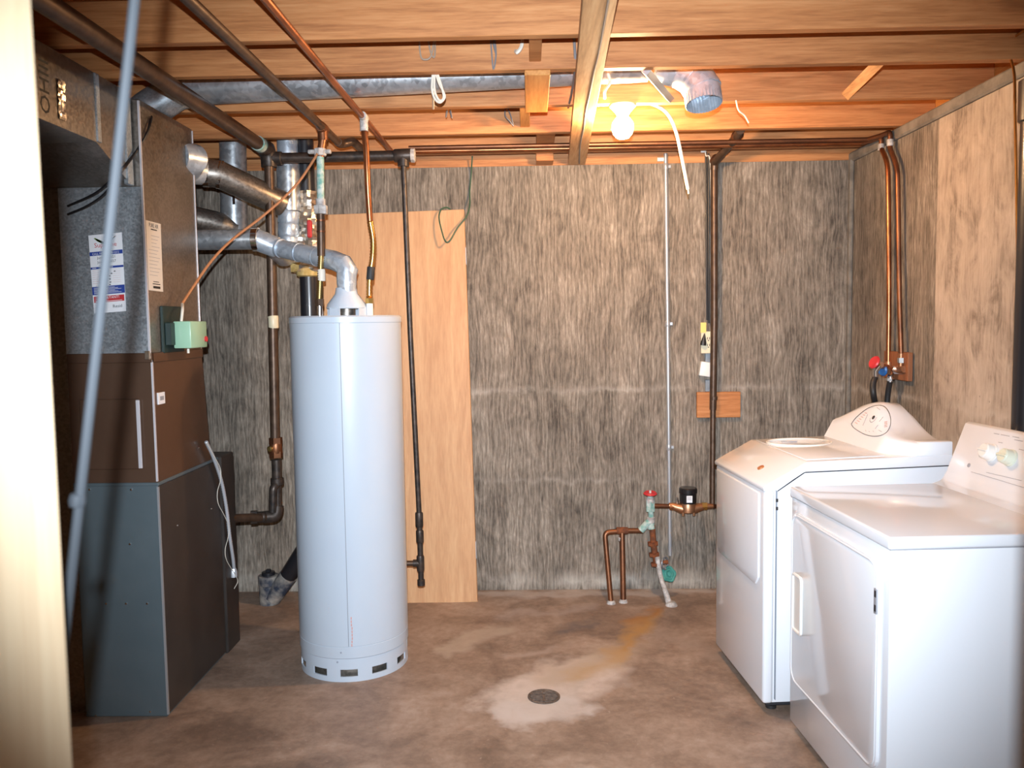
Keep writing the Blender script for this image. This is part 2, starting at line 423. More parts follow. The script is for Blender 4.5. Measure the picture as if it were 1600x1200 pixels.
wf = struct(MB().box((XL, FY0, 0), (JL-.03, FY1, ZC)).box((JR+.03, FY0, 0), (XR+.2, FY1, ZC)).box((JL-.03, FY0, 2.08), (JR+.03, FY1, ZC)).build('wall_front', 'wall_paint'))
struct(MB().box((JL-.03, FY0-.01, 0), (JL, FY1+.004, 2.08), .003).build('trim_1', 'jamb_pine'), 'pale pine door jamb glaring in the flash')
struct(MB().box((JR, FY0-.01, 0), (JR+.03, FY1+.004, 2.08), .003).build('trim_2', 'jamb_pine'))
struct(MB().box((JL, FY0-.01, 2.05), (JR, FY1+.004, 2.08), .003).build('trim_3', 'jamb_pine'))

cl = struct(MB().box((XL-.2, .4, ZC), (XR+.2, YB+.2, ZC+.03)).build('ceiling', 'joist_wood_y'), 'underside of the wooden floor above')
JY = [4.315, 3.885, 3.41, 2.94, 2.60, 2.19, 1.78, 1.37, .96]
for yj in JY:
    MB().box((XL, yj-.038, ZJ), (XR+.14, yj, ZC), .002).build('joist', 'joist_wood', cl)
MB().box((XL, YB+.002, ZW), (XR+.18, YB+.14, ZJ), .002).build('sill_board', 'joist_wood', cl)
MB().box((XL, YB+.03, ZJ), (XR+.18, YB+.07, ZC), .002).build('rim_board', 'joist_wood', cl)
MB().box((XR+.14, .6, ZJ), (XR+.18, YB+.03, ZC), .002).build('rim_board', 'orange_ply', cl)
# flat board nailed under the joists
a = at(922, 110, z=2.272); b = at(900, 262, z=2.268); b.y = 4.425
d = (b-a).normalized(); a = a - d*(a.y-1.2)
ang = math.atan2(-(b.x-a.x), b.y-a.y)
mt = M.Translation((a.x, a.y, 0)) @ M.Rotation(ang, 4, 'Z'); L = (b-a).length
MB().box((-.045, 0, 2.2715), (.045, L, 2.3098), .002, mt).build('strapping_board', 'joist_wood_y', cl, 'flat board nailed across the undersides of the joists')
# blocking pieces in the joist bays
def blk(x0, x1, y0, y1, z0, z1, mat): return MB().box((x0, y0, z0), (x1, y1, z1), .002).build('blocking', mat, cl)
p0 = at(820, 140, y=3.1); p1 = at(858, 140, y=3.1)
blk(p0.x, p1.x, 2.905, 3.408, 2.291, 2.3098, 'orange_ply')
p0 = at(827, 90, y=2.7); p1 = at(847, 90, y=2.7)
blk(p0.x, p1.x, 2.601, 2.901, 2.335, 2.53, 'block_wood')
p0 = at(812, 185, y=3.6); p1 = at(828, 185, y=3.6)
blk(p0.x, p1.x, 3.411, 3.846, 2.335, 2.53, 'orange_ply')
p0 = at(838, 245, y=4.2); p1 = at(866, 245, y=4.2)
blk(p0.x, p1.x, 3.886, 4.276, 2.335, 2.53, 'block_wood')
blk(p0.x, p1.x, 4.316, 4.438, 2.274, 2.50, 'block_wood')
# short diagonal wooden brace between two joists
a = at(1325, 150, y=3.37); b = at(1380, 100, y=2.945)
MB().tube([a+V((0, 0, .01)), b+V((0, 0, .02))], .026, 4).build('brace', 'joist_wood_y', cl, 'short diagonal brace between two joists')

# ------------------------------------------------------------------ furnace
FX, FY, FW = -1.37, 2.985, .312
fu = thing('furnace', 'grey and brown sheet metal gas furnace under a galvanised plenum', 'furnace', (FX-FW/2, 3.35, 0))
MB().box((FX-FW, FY, .0), (FX, 3.58, .88), .004).build('lower_cabinet', 'furnace_grey', fu)
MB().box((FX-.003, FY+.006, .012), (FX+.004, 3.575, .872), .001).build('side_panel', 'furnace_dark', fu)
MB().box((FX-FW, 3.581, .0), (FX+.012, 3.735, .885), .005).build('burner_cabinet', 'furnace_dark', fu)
mb = MB(); q = [(FX-FW, FY+.002), (FX, FY+.002), (FX, 3.50), (FX-FW, 3.50)]; q2 = [(FX-FW, FY+.002), (FX-.004, FY+.002), (FX-.004, 3.455), (FX-FW, 3.455)]
mb.add([(x, y, .881) for x, y in q]+[(x, y, 1.34) for x, y in q2], [(0, 1, 5, 4), (1, 2, 6, 5), (2, 3, 7, 6), (3, 0, 4, 7), (4, 5, 6, 7), (3, 2, 1, 0)])
mb.build('middle_section', 'furnace_brown', fu, 'glossy brown middle section')
PX = FX-.006
MB().box((FX-FW, FY+.004, 1.341), (PX, 3.455, 2.262), .003).build('plenum', 'galvanised_brown', fu, 'tall galvanised plenum box')
MB().box((FX-FW, FY-.001, 1.345), (PX-.004, FY+.0035, 1.955), .001).build('front_sheet', 'galvanised', fu)
# edges, seams and cleats
MB().box((PX-.004, FY-.002, 1.35), (PX+.003, FY+.005, 2.255)).build('corner_edge', 'bright_strip', fu)
MB().box((PX-.002, 3.452, 1.35), (PX+.003, 3.458, 2.255)).build('corner_edge', 'bright_strip', fu)
MB().box((FX-.004, FY-.001, .89), (FX+.002, FY+.006, 1.335)).build('corner_edge', 'bright_strip', fu)
MB().box((FX-.002, FY-.003, .01), (FX+.005, FY+.004, .87)).build('corner_edge', 'emt', fu)
MB().box((FX-FW, FY-.003, .874), (FX+.004, FY+.02, .886), .002).box((FX-.01, FY, .874), (FX+.005, 3.57, .886), .002).build('drive_cleat', 'furnace_grey', fu)
MB().box((FX-FW, FY-.003, 1.325), (FX+.002, FY+.012, 1.362), .003).box((FX-.012, FY, 1.325), (FX+.002, 3.455, 1.362), .003).build('drive_cleat', 'furnace_brown', fu)
for p in (at(232, 555, y=FY-.004), at(309, 556, y=3.45)):
    MB().box(p-V((.012, .006, .016)), p+V((.006, .004, .016)), .002).build('tape_scrap', 'foil', fu)
c0 = at(124, 624, y=FY); c1 = at(222, 733, y=FY)
ap = MB().box((c0.x, FY-.005, c1.z), (c1.x, FY+.004, c0.z), .003).build('access_panel', 'furnace_brown', fu)
MB().box((c1.x-.008, FY-.012, c1.z+.004), (c1.x+.006, FY-.0045, c0.z-.004), .002).build('pull_strip', 'bright_strip', ap, 'bright metal strip')
for px, py in ((203, 634), (203, 717), (131, 634), (205, 765), (203, 850), (140, 765), (166, 943), (197, 943), (230, 943), (150, 1118), (235, 1112)):
    p = at(px, py, y=FY-.001); MB().lathe([(.0045, 0), (.004, .003), (.001, .004)], p+V((0, .001, 0)), (0, -1, 0), 8).build('screw', 'chrome', fu)
for px, py in ((277, 821), (330, 795), (310, 700)):
    p = at(px, py, x=FX+.004); MB().lathe([(.004, 0), (.003, .003), (.001, .004)], p, (1, 0, 0), 8).build('screw', 'chrome', fu)
# paper stickers stuck on the furnace, each a thing
T_F = lambda p: M.Translation(p) @ M.Rotation(PI/2, 4, 'X')                      # text facing -y
T_S = lambda p: M.Translation(p) @ M.Rotation(PI/2, 4, 'Z') @ M.Rotation(PI/2, 4, 'X')   # text facing +x
sy = FY-.0022
st = thing('service_sticker', 'white blue and red furnace service sticker with handwritten dates', 'sticker', at(168, 490, y=sy))
o0, o1 = at(138, 368, y=sy), at(190, 363, y=sy); u3, u2 = at(147, 490, y=sy), at(197, 486, y=sy)
def stp(u, v, e=0): 
    p = (o0*(1-u)+o1*u)*(1-v)+(u3*(1-u)+u2*u)*v; p.y = sy-.0004*e; return p
def patch(mb, u0, v0, u1, v1, e): return mb.add([stp(u0, v0, e), stp(u1, v0, e), stp(u1, v1, e), stp(u0, v1, e)], [(0, 1, 2, 3)])
mb = MB(); mb.add([stp(0, 0), stp(1, 0), stp(1, 1), stp(0, 1)]+[p+V((0, .001, 0)) for p in (stp(0, 0), stp(1, 0), stp(1, 1), stp(0, 1))], [(0, 1, 2, 3), (7, 6, 5, 4), (0, 4, 5, 1), (1, 5, 6, 2), (2, 6, 7, 3), (3, 7, 4, 0)])
mb.build('sheet', 'paper_white', st)
mb = MB(); patch(mb, 0, .215, 1, .265, 1); patch(mb, 0, .41, 1, .437, 1); patch(mb, 0, .66, 1, .765, 1); mb.build('printed_band', 'blue_print', st)
mb = MB(); patch(mb, .03, .785, .97, .865, 1); mb.build('printed_band', 'red_print', st)
ux = (o1-o0).normalized(); tw = (o1-o0).length; rz = M.Rotation(math.atan2(ux.z, ux.x), 4, 'Z')
def stt(mb, s, u, v, size, e=2, al='LEFT', sq=1): return mb.text(s, size, M.Translation(stp(u, v, e)) @ M.Rotation(PI/2, 4, 'X') @ rz, al, sq)
for tx, u, v, sz, al, sq, mt_ in (('Supreme', .5, .163, .023, 'CENTER', 1, 'red_print'), ('$0', .1, .965, .016, 'LEFT', 1, 'red_print'), ('CALL NOW', .08, .256, .0105, 'LEFT', .95, 'paper_white'), ('79-1212', .62, .256, .0105, 'LEFT', .95, 'paper_white'),
        ('IMPORTANT!', .5, .825, .013, 'CENTER', 1, 'paper_white'),
        ('June -    2021', .22, .31, .0125, 'LEFT', 1, 'black_print'), ('June -    2027', .22, .365, .0125, 'LEFT', 1, 'black_print'), ('Resid', .6, .945, .016, 'LEFT', 1, 'black_print')):
    stt(MB(), tx, u, v, sz, 2, al, sq).build('lettering', mt_, st)
mb = MB()
for k in range(6): patch(mb, .05, .675+k*.014, .7+.2*((k*7) % 3)/2, .679+k*.014, 2)
mb.build('small_print', 'paper_white', st)
for u0, u1, v0 in ((.08, .9, .85), (.05, .17, .421), (.5, .68, .421)): patch(MB(), u0, v0, u1, v0+.006, 2).build('small_print', 'paper_white', st)
mb = MB()
for u, v in ((.7, .475), (.6, .50), (.54, .53), (.54, .57), (.55, .61), (.53, .64)): patch(mb, u, v, u+.05, v+.012, 2)
mb.build('handwriting', 'black_print', st)
mb = MB()
for k in range(7): patch(mb, .04, .455+k*.027, .24, .458+k*.027, 2)
mb.build('small_print', 'pink_print', st)
mb = MB()
for k in range(7): patch(mb, .66, .455+k*.027, .9, .457+k*.027, 2)
mb.build('small_print', 'pink_print', st)
mb = MB()
for k in range(4): mb.add([stp(.15+.03*k, .045+.012*k, 2), stp(.20+.03*k, .04+.01*k, 2), stp(.46, .10+.005*k, 2), stp(.42, .115+.004*k, 2)], [(0, 1, 2, 3)])
mb.build('wing_logo', 'wing_green', st)
mb = MB()
for k in range(4): mb.add([stp(.84-.03*k, .035+.012*k, 2), stp(.79-.03*k, .038+.01*k, 2), stp(.54, .10+.004*k, 2), stp(.58, .11+.004*k, 2)], [(0, 1, 2, 3)])
mb.build('wing_logo', 'wing_brown', st)
sx = PX+.0018
lb = thing('inspection_label', 'cream paper label with printed form on the plenum side', 'label', at(240, 455, x=sx))
pts = [at(225, 343, x=sx), at(251, 350, x=sx), at(255, 456, x=sx), at(228, 453, x=sx)]; pts[0].y = max(pts[0].y, FY+.012); pts[3].y = max(pts[3].y, FY+.012)
MB().add(pts+[p-V((.001, 0, 0)) for p in pts], [(0, 1, 2, 3), (7, 6, 5, 4), (0, 4, 5, 1), (1, 5, 6, 2), (2, 6, 7, 3), (3, 7, 4, 0)]).build('sheet', 'paper_cream', lb)
def lbp(u, v): p = (pts[0]*(1-u)+pts[1]*u)*(1-v)+(pts[3]*(1-u)+pts[2]*u)*v; p.x = sx+.0005; return p
for tx, u, v, sz, sq in (('PURE AIR', .18, .085, .022, .85),):
    MB().text(tx, sz, T_S(lbp(u, v)), squash=sq).build('lettering', 'black_print', lb)
for u0, u1, v0, v1 in ((.3, .8, .93, .965), (.3, .72, .105, .12), (.32, .72, .862, .872), (.27, .8, .893, .906)): MB().add([lbp(u0, v0), lbp(u1, v0), lbp(u1, v1), lbp(u0, v1)], [(0, 1, 2, 3)]).build('printed_block', 'black_print', lb)
mb = MB()
for k in range(12):
    v = .2+k*.052; mb.add([lbp(.1+.2*(k < 4), v), lbp(.85-.1*(k % 3), v), lbp(.85-.1*(k % 3), v+.006), lbp(.1+.2*(k < 4), v+.006)], [(0, 1, 2, 3)])
mb.build('small_print', 'grey_print', lb)
bs_ = thing('barcode_sticker', 'tiny white sticker with dark print on the brown furnace side', 'sticker', at(252, 630, x=FX+.001))
a, b = at(247, 614, x=FX+.001), at(258, 630, x=FX+.001)
MB().box((FX-.003, a.y, b.z), (FX+.0014, b.y, a.z)).build('sheet', 'paper_white', bs_)
MB().box((FX+.0014, a.y+.014, b.z+.014), (FX+.0018, b.y-.01, a.z-.014)).build('print', 'grey_print', bs_)

# furnace control box
cb = thing('control_box', 'pale green furnace control box with red button on black plate', 'control box', at(275, 548, x=PX))
a, b = at(249, 478, x=PX), at(284, 549, x=PX)
MB().box((PX+.0005, a.y, b.z), (PX+.012, b.y, a.z), .002).build('back_plate', 'control_dark', cb)
MB().box((PX+.012, a.y+.01, 1.385), (PX+.035, a.y+.16, 1.47), .002).build('terminal_block', 'control_dark', cb)
g = MB().box((PX+.028, a.y+.045, 1.372), (PX+.095, a.y+.205, 1.475), .005, seg=2).build('cover', 'control_green', cb)
MB().lathe([(.011, 0), (.011, .006), (.004, .008)], (PX+.095, a.y+.185, 1.405), (1, 0, 0), 14).build('button', 'red_handle', g, 'red button')
MB().tube([(PX+.06, a.y+.10, 1.374), (PX+.06, a.y+.10, 1.352)], .005, 8).build('stub', 'cable_white', cb)
mb = MB(); mb.tube(spline([(PX+.05, a.y+.07, 1.47), (PX+.055, a.y+.075, 1.52), at(285, 475, x=PX+.03)], 6), .0055, 8); mb.build('lead', 'cable_white', cb)
# orange cable from the box up to the copper riser
oc = [at(285, 474, x=PX+.03), at(302, 448, y=3.28), at(330, 408, y=3.33), at(362, 375, y=3.38), at(405, 342, y=3.42), at(440, 312, y=3.44), at(466, 285, y=3.45), at(485, 258, y=3.46), at(496, 240, y=3.465)]
solo(MB().tube(spline(oc, 6), .0052, 8).build('control_cable', 'cable_orange'), 'orange brown cable rising from the green control box to a pipe', 'cable')

# return air duct running forward from the plenum
DX = -1.41
rd = thing('return_duct', 'galvanised rectangular duct running forward from the plenum top', 'duct', (DX-.17, 1.9, 2.06))
MB().prism([(.75, 2.06), (2.745, 2.06), (2.982, 1.956), (2.982, 2.285), (.75, 2.285)], 0, DX-.335, DX, .002).build('duct_body', 'galvanised_brown', rd)
MB().box((-2.15, 3.02, 0), (FX-FW-.004, 3.45, 2.055), .003).build('gap_blocker', 'galvanised_brown', rd)  # added box, blocks the bulb's light so the gap beside the furnace stays dark
sm = at(152, 180, x=DX); MB().box((DX-.006, sm.y-.012, 2.062), (DX+.006, sm.y+.012, 2.284), .002).build('seam_cleat', 'galvanised', rd)
p0, p1 = at(209, 160, x=DX), at(222, 290, x=DX)
MB().box((DX-.01, 2.940, 1.957), (DX+.008, 2.981, 2.262), .002).build('end_cleat', 'galvanised', rd, 'pale vertical cleat strip')
p0, p1 = at(88, 128, x=DX), at(102, 196, x=DX)
b = bmesh.new(); mbf = MB(); ny, nz = 6, 14
vv = [(DX+.002+random.random()*.006, p0.y+(p1.y-p0.y)*i/ny, p1.z+.012+(p0.z-p1.z)*j/nz) for j in range(nz+1) for i in range(ny+1)]
mbf.add(vv, [(j*(ny+1)+i, j*(ny+1)+i+1, (j+1)*(ny+1)+i+1, (j+1)*(ny+1)+i) for j in range(nz) for i in range(ny)]).build('foil_tape', 'foil', rd, 'crumpled foil tape strip', sharp=10); b.free()
p = at(79, 182, x=DX+.0008)
MB().text('OHIII', .07, M.Translation(p) @ M.Rotation(PI/2, 4, 'Z') @ M.Rotation(PI/2, 4, 'X') @ M.Rotation(PI/2, 4, 'Z')).build('stencil', 'black_print', rd)
# black low voltage wire draped across the plenum
wx = DX+.014
bw = [at(237, 182, x=PX+.006), at(233, 200, x=PX+.012), at(222, 224, x=wx+.012), at(202, 250, x=wx), at(186, 268, x=wx), at(152, 300, y=2.90), at(106, 322, y=2.965)]
bw2 = [at(235, 186, x=PX+.006), at(229, 209, x=PX+.012), at(210, 241, x=wx+.004), at(190, 268, x=wx+.004), at(164, 302, y=2.90), at(136, 322, y=2.93), at(106, 335, y=2.965)]
solo(MB().tube(spline(bw), .0042, 8).tube(spline(bw2), .0042, 8).build('thermostat_wire', 'cable_black'), 'black twin wire draped across the front of the plenum', 'wire')
# armoured cable down the furnace side
ac = spline([at(322, 690, x=FX+.022), at(334, 716, x=FX+.024), at(346, 752, x=FX+.026), at(354, 795, x=FX+.026), at(359, 838, x=FX+.026), at(364, 872, x=FX+.024), at(366, 892, x=FX+.02)], 22)
ar = thing('armoured_cable', 'shiny corrugated steel flex cable down the dark furnace side', 'cable', ac[-1]-V((0, 0, .03)))
MB().tube(ac, [.0085 if i % 2 else .0068 for i in range(len(ac))], 8).build('sheath', 'flex_steel', ar, sharp=80)
p = at(365, 895, x=FX+.018); MB().lathe([(.012, -.02), (.017, -.018), (.017, .005), (.012, .02)], p, (0, 0, 1), 10).build('connector', 'flex_steel', ar)
lo = [at(323, 692, x=FX+.03)]+[at(336+6*math.sin(k*1.3)+k*2.6, 715+k*18, x=FX+.034) for k in range(10)]+[at(371, 905, x=FX+.03), at(366, 920, x=FX+.02)]
MB().tube(spline(lo), .0016, 6).build('tie_wire', 'cable_white', ar)

# ------------------------------------------------------------------ flue pipes
def round_duct(mb, pts, r, n=24): return mb.tube(pts, r, n, caps=False)
fp = thing('furnace_flue', 'grey galvanised flue from furnace top to the vertical vent', 'flue', (-1.3, 3.75, 2.0))
a, b = at(300, 268, y=3.72), at(322, 270, y=3.74); c = at(440, 318, y=3.98); r = .060
MB().tube([V((PX-.03, 3.40, a.z)), V((PX+.0, 3.45, a.z)), a+V((.0, -.06, 0)), b+V((0, 0, .002))], r*.93, 24).build('crimped_elbow', 'duct_bright', fp)
collar(MB(), b, V((1, .25, -.05)), r*1.05, .03, 24).build('collar', 'chrome', fp)
collar(MB(), b+V((.055, .02, -.006)), V((1, .3, -.2)), r*1.06, .02, 24).build('collar', 'chrome', fp)
MB().tube([b, b+V((.05, .015, -.004)), c], r, 24).build('pipe', 'galvanised_brown', fp)
vt = thing('vent_stack', 'vertical galvanised vent pipe rising to the joists behind the gas pipe', 'flue', (-1.17, 4.08, 1.7))
ct, cbm = at(450, 255, y=4.08), at(447, 405, y=4.08)
MB().tube([V((ct.x, 4.08, 2.50)), ct], .050, 24).build('pipe', 'duct_bright', vt)
MB().tube([ct, at(452, 330, y=4.08)], .056, 24).build('tee_body', 'duct_round', vt)
for k in range(4):
    p, q = at(452-k*.5, 330+k*20, y=4.08), at(451-k*.5, 350+k*20, y=4.08)
    MB().tube([p, p*.9+q*.1, p*.15+q*.85, q], [.052-.002*k, .054-.002*k, .053-.002*k, .049-.002*k], 24).build('pipe_section', 'duct_bright', vt)
f2 = thing('grey_flue', 'bluish galvanised vertical pipe with side branch near the furnace', 'flue', (-1.45, 4.2, 1.9))
p, q = at(366, 262, y=4.22), at(366, 362, y=4.22)
MB().tube([V((p.x, 4.22, 2.5)), q], .066, 24).build('pipe', 'duct_round', f2)
MB().tube([at(300, 340, y=4.1), at(335, 348, y=4.15), at(366, 358, y=4.21)], .058, 24).build('branch', 'galvanised_brown', f2)
MB().box(at(365, 310, y=4.15)-V((.006, .002, .03)), at(365, 310, y=4.15)+V((.006, .004, .03))).build('seam', 'chrome', f2)
hv = thing('heater_vent', 'bright galvanised vent pipe arching from the water heater hood', 'flue', (-.775, 3.5, 1.6))
hood = V((-.775, 3.5, 1.49))
e0 = at(548, 468, y=3.5); e0.x = -.765
path = [V((-.765, 3.5, 1.575)), V((-.765, 3.5, 1.64)), at(541, 425, y=3.51), at(528, 412, y=3.53), at(500, 402, y=3.58)]
MB().tube([path[0], path[1]], .040, 24).build('riser', 'duct_bright', hv)
MB().tube([path[1]-V((0, 0, .02)), path[1]+V((0, 0, .02)), at(543, 424, y=3.505), at(536, 413, y=3.51), at(522, 407, y=3.54), at(508, 404, y=3.56)], .0415, 24).build('elbow', 'duct_bright', hv)
MB().tube([at(510, 404, y=3.56), at(428, 386, y=3.72)], .0405, 24).build('pipe', 'duct_bright', hv)
w0 = at(430, 386, y=3.715); w1 = at(400, 374, y=3.70)
MB().tube([w0+V((.02, 0, 0)), w0, w1], [.043, .046, .049], 24).build('wye', 'duct_bright', hv)
MB().tube([at(425, 385, y=3.73), at(442, 402, y=3.95), at(447, 402, y=4.06)], .042, 24).build('wye_branch', 'duct_bright', hv)
collar(MB(), w1, V((1, .05, 0)), .053, .03, 24).build('collar', 'chrome', hv)
MB().tube([w1, at(296, 375, y=3.70)], .045, 24).build('furnace_branch', 'duct_round', hv)
for k in range(3):
    p = at(495-k*28, 401-k*6.5, y=3.59+k*.05); collar(MB(), p, (at(510, 404, y=3.56)-at(428, 386, y=3.72)), .0425, .006, 24).build('bead', 'duct_bright', hv)

# ABS drain stack with foil wrapped insulation
ab = thing('drain_stack', 'black plastic drain stack wrapped in foil insulation behind the heater', 'pipe', (-1.11, 4.12, .0))
t0, t1 = at(482, 425, y=4.12), at(482, 300, y=4.12)
MB().tube(bend([V((t0.x, 4.12, 2.5)), V((t0.x, 4.12, .42)), V((-1.27, 4.22, .16))], .06), .044, 20).build('pipe', 'abs_black', ab)
mb = MB(); n, mrow = 20, 26; vs = []
for j in range(mrow+1):
    t = j/mrow; z = t0.z+.0+(t1.z-t0.z)*t
    for i in range(n):
        a = 2*PI*i/n; rr = .053+.012*math.sin(3*a+9*t)*math.sin(7*t+a)+.016*random.random()-.012*abs(t-.5)+(.006 if t < .1 else 0)+(.014 if i in (8, 9, 10, 11) else 0)
        vs.append((t0.x+rr*math.cos(a), 4.12+rr*math.sin(a), z))
fs = [(j*n+i, j*n+(i+1) % n, (j+1)*n+(i+1) % n, (j+1)*n+i) for j in range(mrow) for i in range(n)]
fib = (7, 8, 9, 10, 11, 12); ff = [f for f in fs if (f[0] % n) not in fib]; fk = [f for f in fs if (f[0] % n) in fib]
fo = MB().add(vs, ff).build('foil_wrap', 'foil', ab, 'crumpled foil jacket', sharp=15)
MB().add(vs, fk).build('fibre_edge', 'insulation', fo, sharp=60)
MB().lathe([(.046, 0), (.058, .006), (.060, .03), (.052, .04)], t0-V((0, 0, .025)), (0, 0, 1), 20).build('fibre_cuff', 'insulation', ab)
p = at(484, 357, y=4.06); MB().box(p-V((.012, .012, .045)), p+V((.010, .02, .04)), .006).build('red_mark', 'red_print', ab)
co = thing('drain_cleanout', 'dusty black plastic cleanout fitting on the floor by the wall', 'pipe fitting', (-1.40, 4.26, 0))
cp = at(422, 940, z=0.0); cp = V((-1.385, 4.25, 0))
MB().lathe([(.050, 0), (.050, .10), (.053, .104), (.053, .15), (.047, .152)], cp, (0, 0, 1), 24).build('hub', 'abs_dusty', co)
MB().lathe([(.034, .15), (.034, .168), (.03, .17)], cp, (0, 0, 1), 20).box(cp+V((-.012, -.012, .168)), cp+V((.012, .012, .182)), .002).build('plug', 'abs_black', co)
MB().tube([cp+V((.02, -.01, .03)), V((-1.272, 4.222, .155))], [.046, .047], 20).build('branch', 'abs_dusty', co)

# ------------------------------------------------------------------ water heater
HX, HY, HR = -.775, 3.505, .231
wh = thing('water_heater', 'tall pale blue grey cylindrical gas water heater', 'water heater', (HX, HY, 0))
TZ = 1.49
MB().lathe([(HR-.006, .095), (HR, .10), (HR, .145), (HR-.0015, .147), (HR, .149), (HR, TZ-.03), (HR+.002, TZ-.028), (HR+.002, TZ-.006), (HR-.005, TZ), (.0, TZ+.001)], (HX, HY, 0), n=96).build('jacket', 'enamel_heater', wh)
# base ring with slots: posts between the openings, plus rails above and below
nslot = 11; ring = MB(); R2 = HR-.004
def sector(mb, a0, a1, z0, z1, r0=None, n=4):
    r1 = R2; r0 = R2-.006; o = []
    for k in range(n+1):
        a = a0+(a1-a0)*k/n; c, s_ = math.cos(a), math.sin(a)
        o += [(HX+r0*c, HY+r0*s_, z0), (HX+r1*c, HY+r1*s_, z0), (HX+r1*c, HY+r1*s_, z1), (HX+r0*c, HY+r0*s_, z1)]
    fs = [(0, 1, 2, 3), (4*n+3, 4*n+2, 4*n+1, 4*n)]
    for k in range(n):
        for j in range(4): fs.append((4*k+j, 4*k+4+j, 4*k+4+(j+1) % 4, 4*k+(j+1) % 4))
    mb.add(o, fs)
sector(ring, 0, 2*PI, .052, .096, n=84); sector(ring, 0, 2*PI, .0, .022, n=84)
for k in range(nslot):
    am = -PI/2+.10+(k+.5)*2*PI/nslot; sector(ring, am-.13, am+.13, .022, .052)
ring.build('base_ring', 'heater_ring', wh, 'slotted base ring')
MB().lathe([(R2-.03, .0), (R2-.03, .09)], (HX, HY, 0), n=48, cap=False).build('inner_skirt', 'galvanised_brown', wh)
aS = -PI/2+.11; MB().tube([(HX+(HR+.0005)*math.cos(aS), HY+(HR+.0005)*math.sin(aS), z) for z in (.15, TZ-.03)], .0016, 6).build('jacket_seam', 'seam_grey', wh)
for a_, z in ((-PI/2-.03, .125), (-PI/2-.10, .085)):
    MB().lathe([(.004, -.001), (.003, .003)], (HX+HR*math.cos(a_), HY+HR*math.sin(a_), z), (math.cos(a_), math.sin(a_), 0), 8).build('screw', 'seam_grey', wh)
a_ = -PI/2+.17; mb = MB()
for k in range(9):
    z = .15+k*.014; x = HX+(HR+.001)*math.cos(a_+random.uniform(-.006, .006)); y = HY+(HR+.001)*math.sin(a_)
    mb.box((x-.0022, y-.001, z), (x+.0022, y+.002, z+.010))
mb.build('rust_drip', 'pink_print', wh)
# draft hood on legs
dh = MB().lathe([(.082, .030), (.085, .034), (.080, .050), (.048, .092), (.043, .118), (.039, .118), (.043, .090), (.074, .050), (.078, .030)], (HX+.006, HY, TZ), n=40, cap=False).build('draft_hood', 'heater_ring', wh)
for k in range(4):
    a_ = PI/4+.35+k*PI/2; c = V((HX+.006+.080*math.cos(a_), HY+.080*math.sin(a_), TZ))
    x, y = V((-math.sin(a_), math.cos(a_), 0)), V((math.cos(a_), math.sin(a_), 0))
    mb = MB(); mb.add([c+x*s1*.026+y*s2*.002+V((0, 0, z)) for z in (-.002, .036) for s1 in (-1, 1) for s2 in (-1, 1)], [(0, 1, 3, 2), (4, 6, 7, 5), (0, 4, 5, 1), (1, 5, 7, 3), (3, 7, 6, 2), (2, 6, 4, 0)]); mb.build('leg', 'heater_ring', dh)
MB().lathe([(.036, .0), (.036, .03), (.0, .032)], (HX+.006, HY, TZ), n=24).build('flue_outlet', 'galvanised_brown', wh)
CX_, HX2 = -.884, -.672
MB().tube([(CX_, HY, TZ-.01), (CX_, HY, TZ+.05)], .0135, 16).build('nipple', 'chrome', wh)
MB().tube([(HX2, HY, TZ-.01), (HX2, HY, TZ+.055)], .0145, 16).build('nipple', 'plastic_white', wh)

# ------------------------------------------------------------------ water pipes over the heater
cw = thing('cold_water_pipe', 'dark copper cold water pipe with green corroded drop to the heater', 'pipe', (-.86, 3.3, 1.54))
zc = 2.268; cx = -.845
MB().tube([(cx+.005, .62, zc), (cx, 3.80, zc)], .0165, 14).build('run', 'brown_iron', cw)
ty = at(500, 200, z=zc).y; ty = HY
tp = V((cx-.004, HY, zc))
collar(MB(), tp, (0, 1, 0), .022, .075).tube([tp, tp-V((0, 0, .05))], .021, 14).build('tee', 'copper_dull', cw)
drop = lambda py: at(500+(py-205)*.010, py, y=HY)
MB().tube([tp-V((0, 0, .04)), drop(245)], .0165, 14).build('stub', 'copper_dull', cw)
p = drop(238); collar(MB(), p, (0, 0, 1), .026, .03, 8).box(p+V((-.05, -.012, -.006)), p+V((.045, .010, .010)), .003).build('pipe_clamp', 'solder_white', cw, 'white crusted clamp')
MB().tube([drop(245), drop(325)], .0155, 14).build('corroded_pipe', 'verdigris', cw, 'pipe stained green and white')
q = drop(328); hexnut(MB(), q, (0, 0, 1), .029, .035).tube([q+V((0, 0, .018)), q+V((0, 0, .045))], .02, 14).build('union', 'solder_white', cw)
MB().tube([drop(332), drop(400)], .0165, 14).build('lower_pipe', 'brown_iron', cw)
for py in (345, 362): collar(MB(), drop(py), (0, 0, 1), .0185, .008).build('bead', 'copper_dull', cw)
e1 = V((CX_, HY, TZ+.05)); s0 = drop(398)
fx = [s0.lerp(e1+V((0, 0, .02)), k/40) for k in range(41)]
MB().tube(fx, [.0150 if k % 2 else .0112 for k in range(41)], 12).build('flex_connector', 'brass_dark', cw, sharp=80)
hexnut(MB(), e1+V((0, 0, .008)), (0, 0, 1), .02, .03).build('nut', 'brown_iron', cw)
collar(MB(), drop(430), (0, 0, 1), .0165, .05).build('tag_band', 'cable_white', cw)
el = V((cx, 3.80, zc)); MB().tube(bend([el-V((0, .04, 0)), el+V((0, .02, 0)), el+V((.05, .05, .02)), el+V((.05, .30, .025))], .03), .019, 14).build('elbow', 'brown_iron', cw)

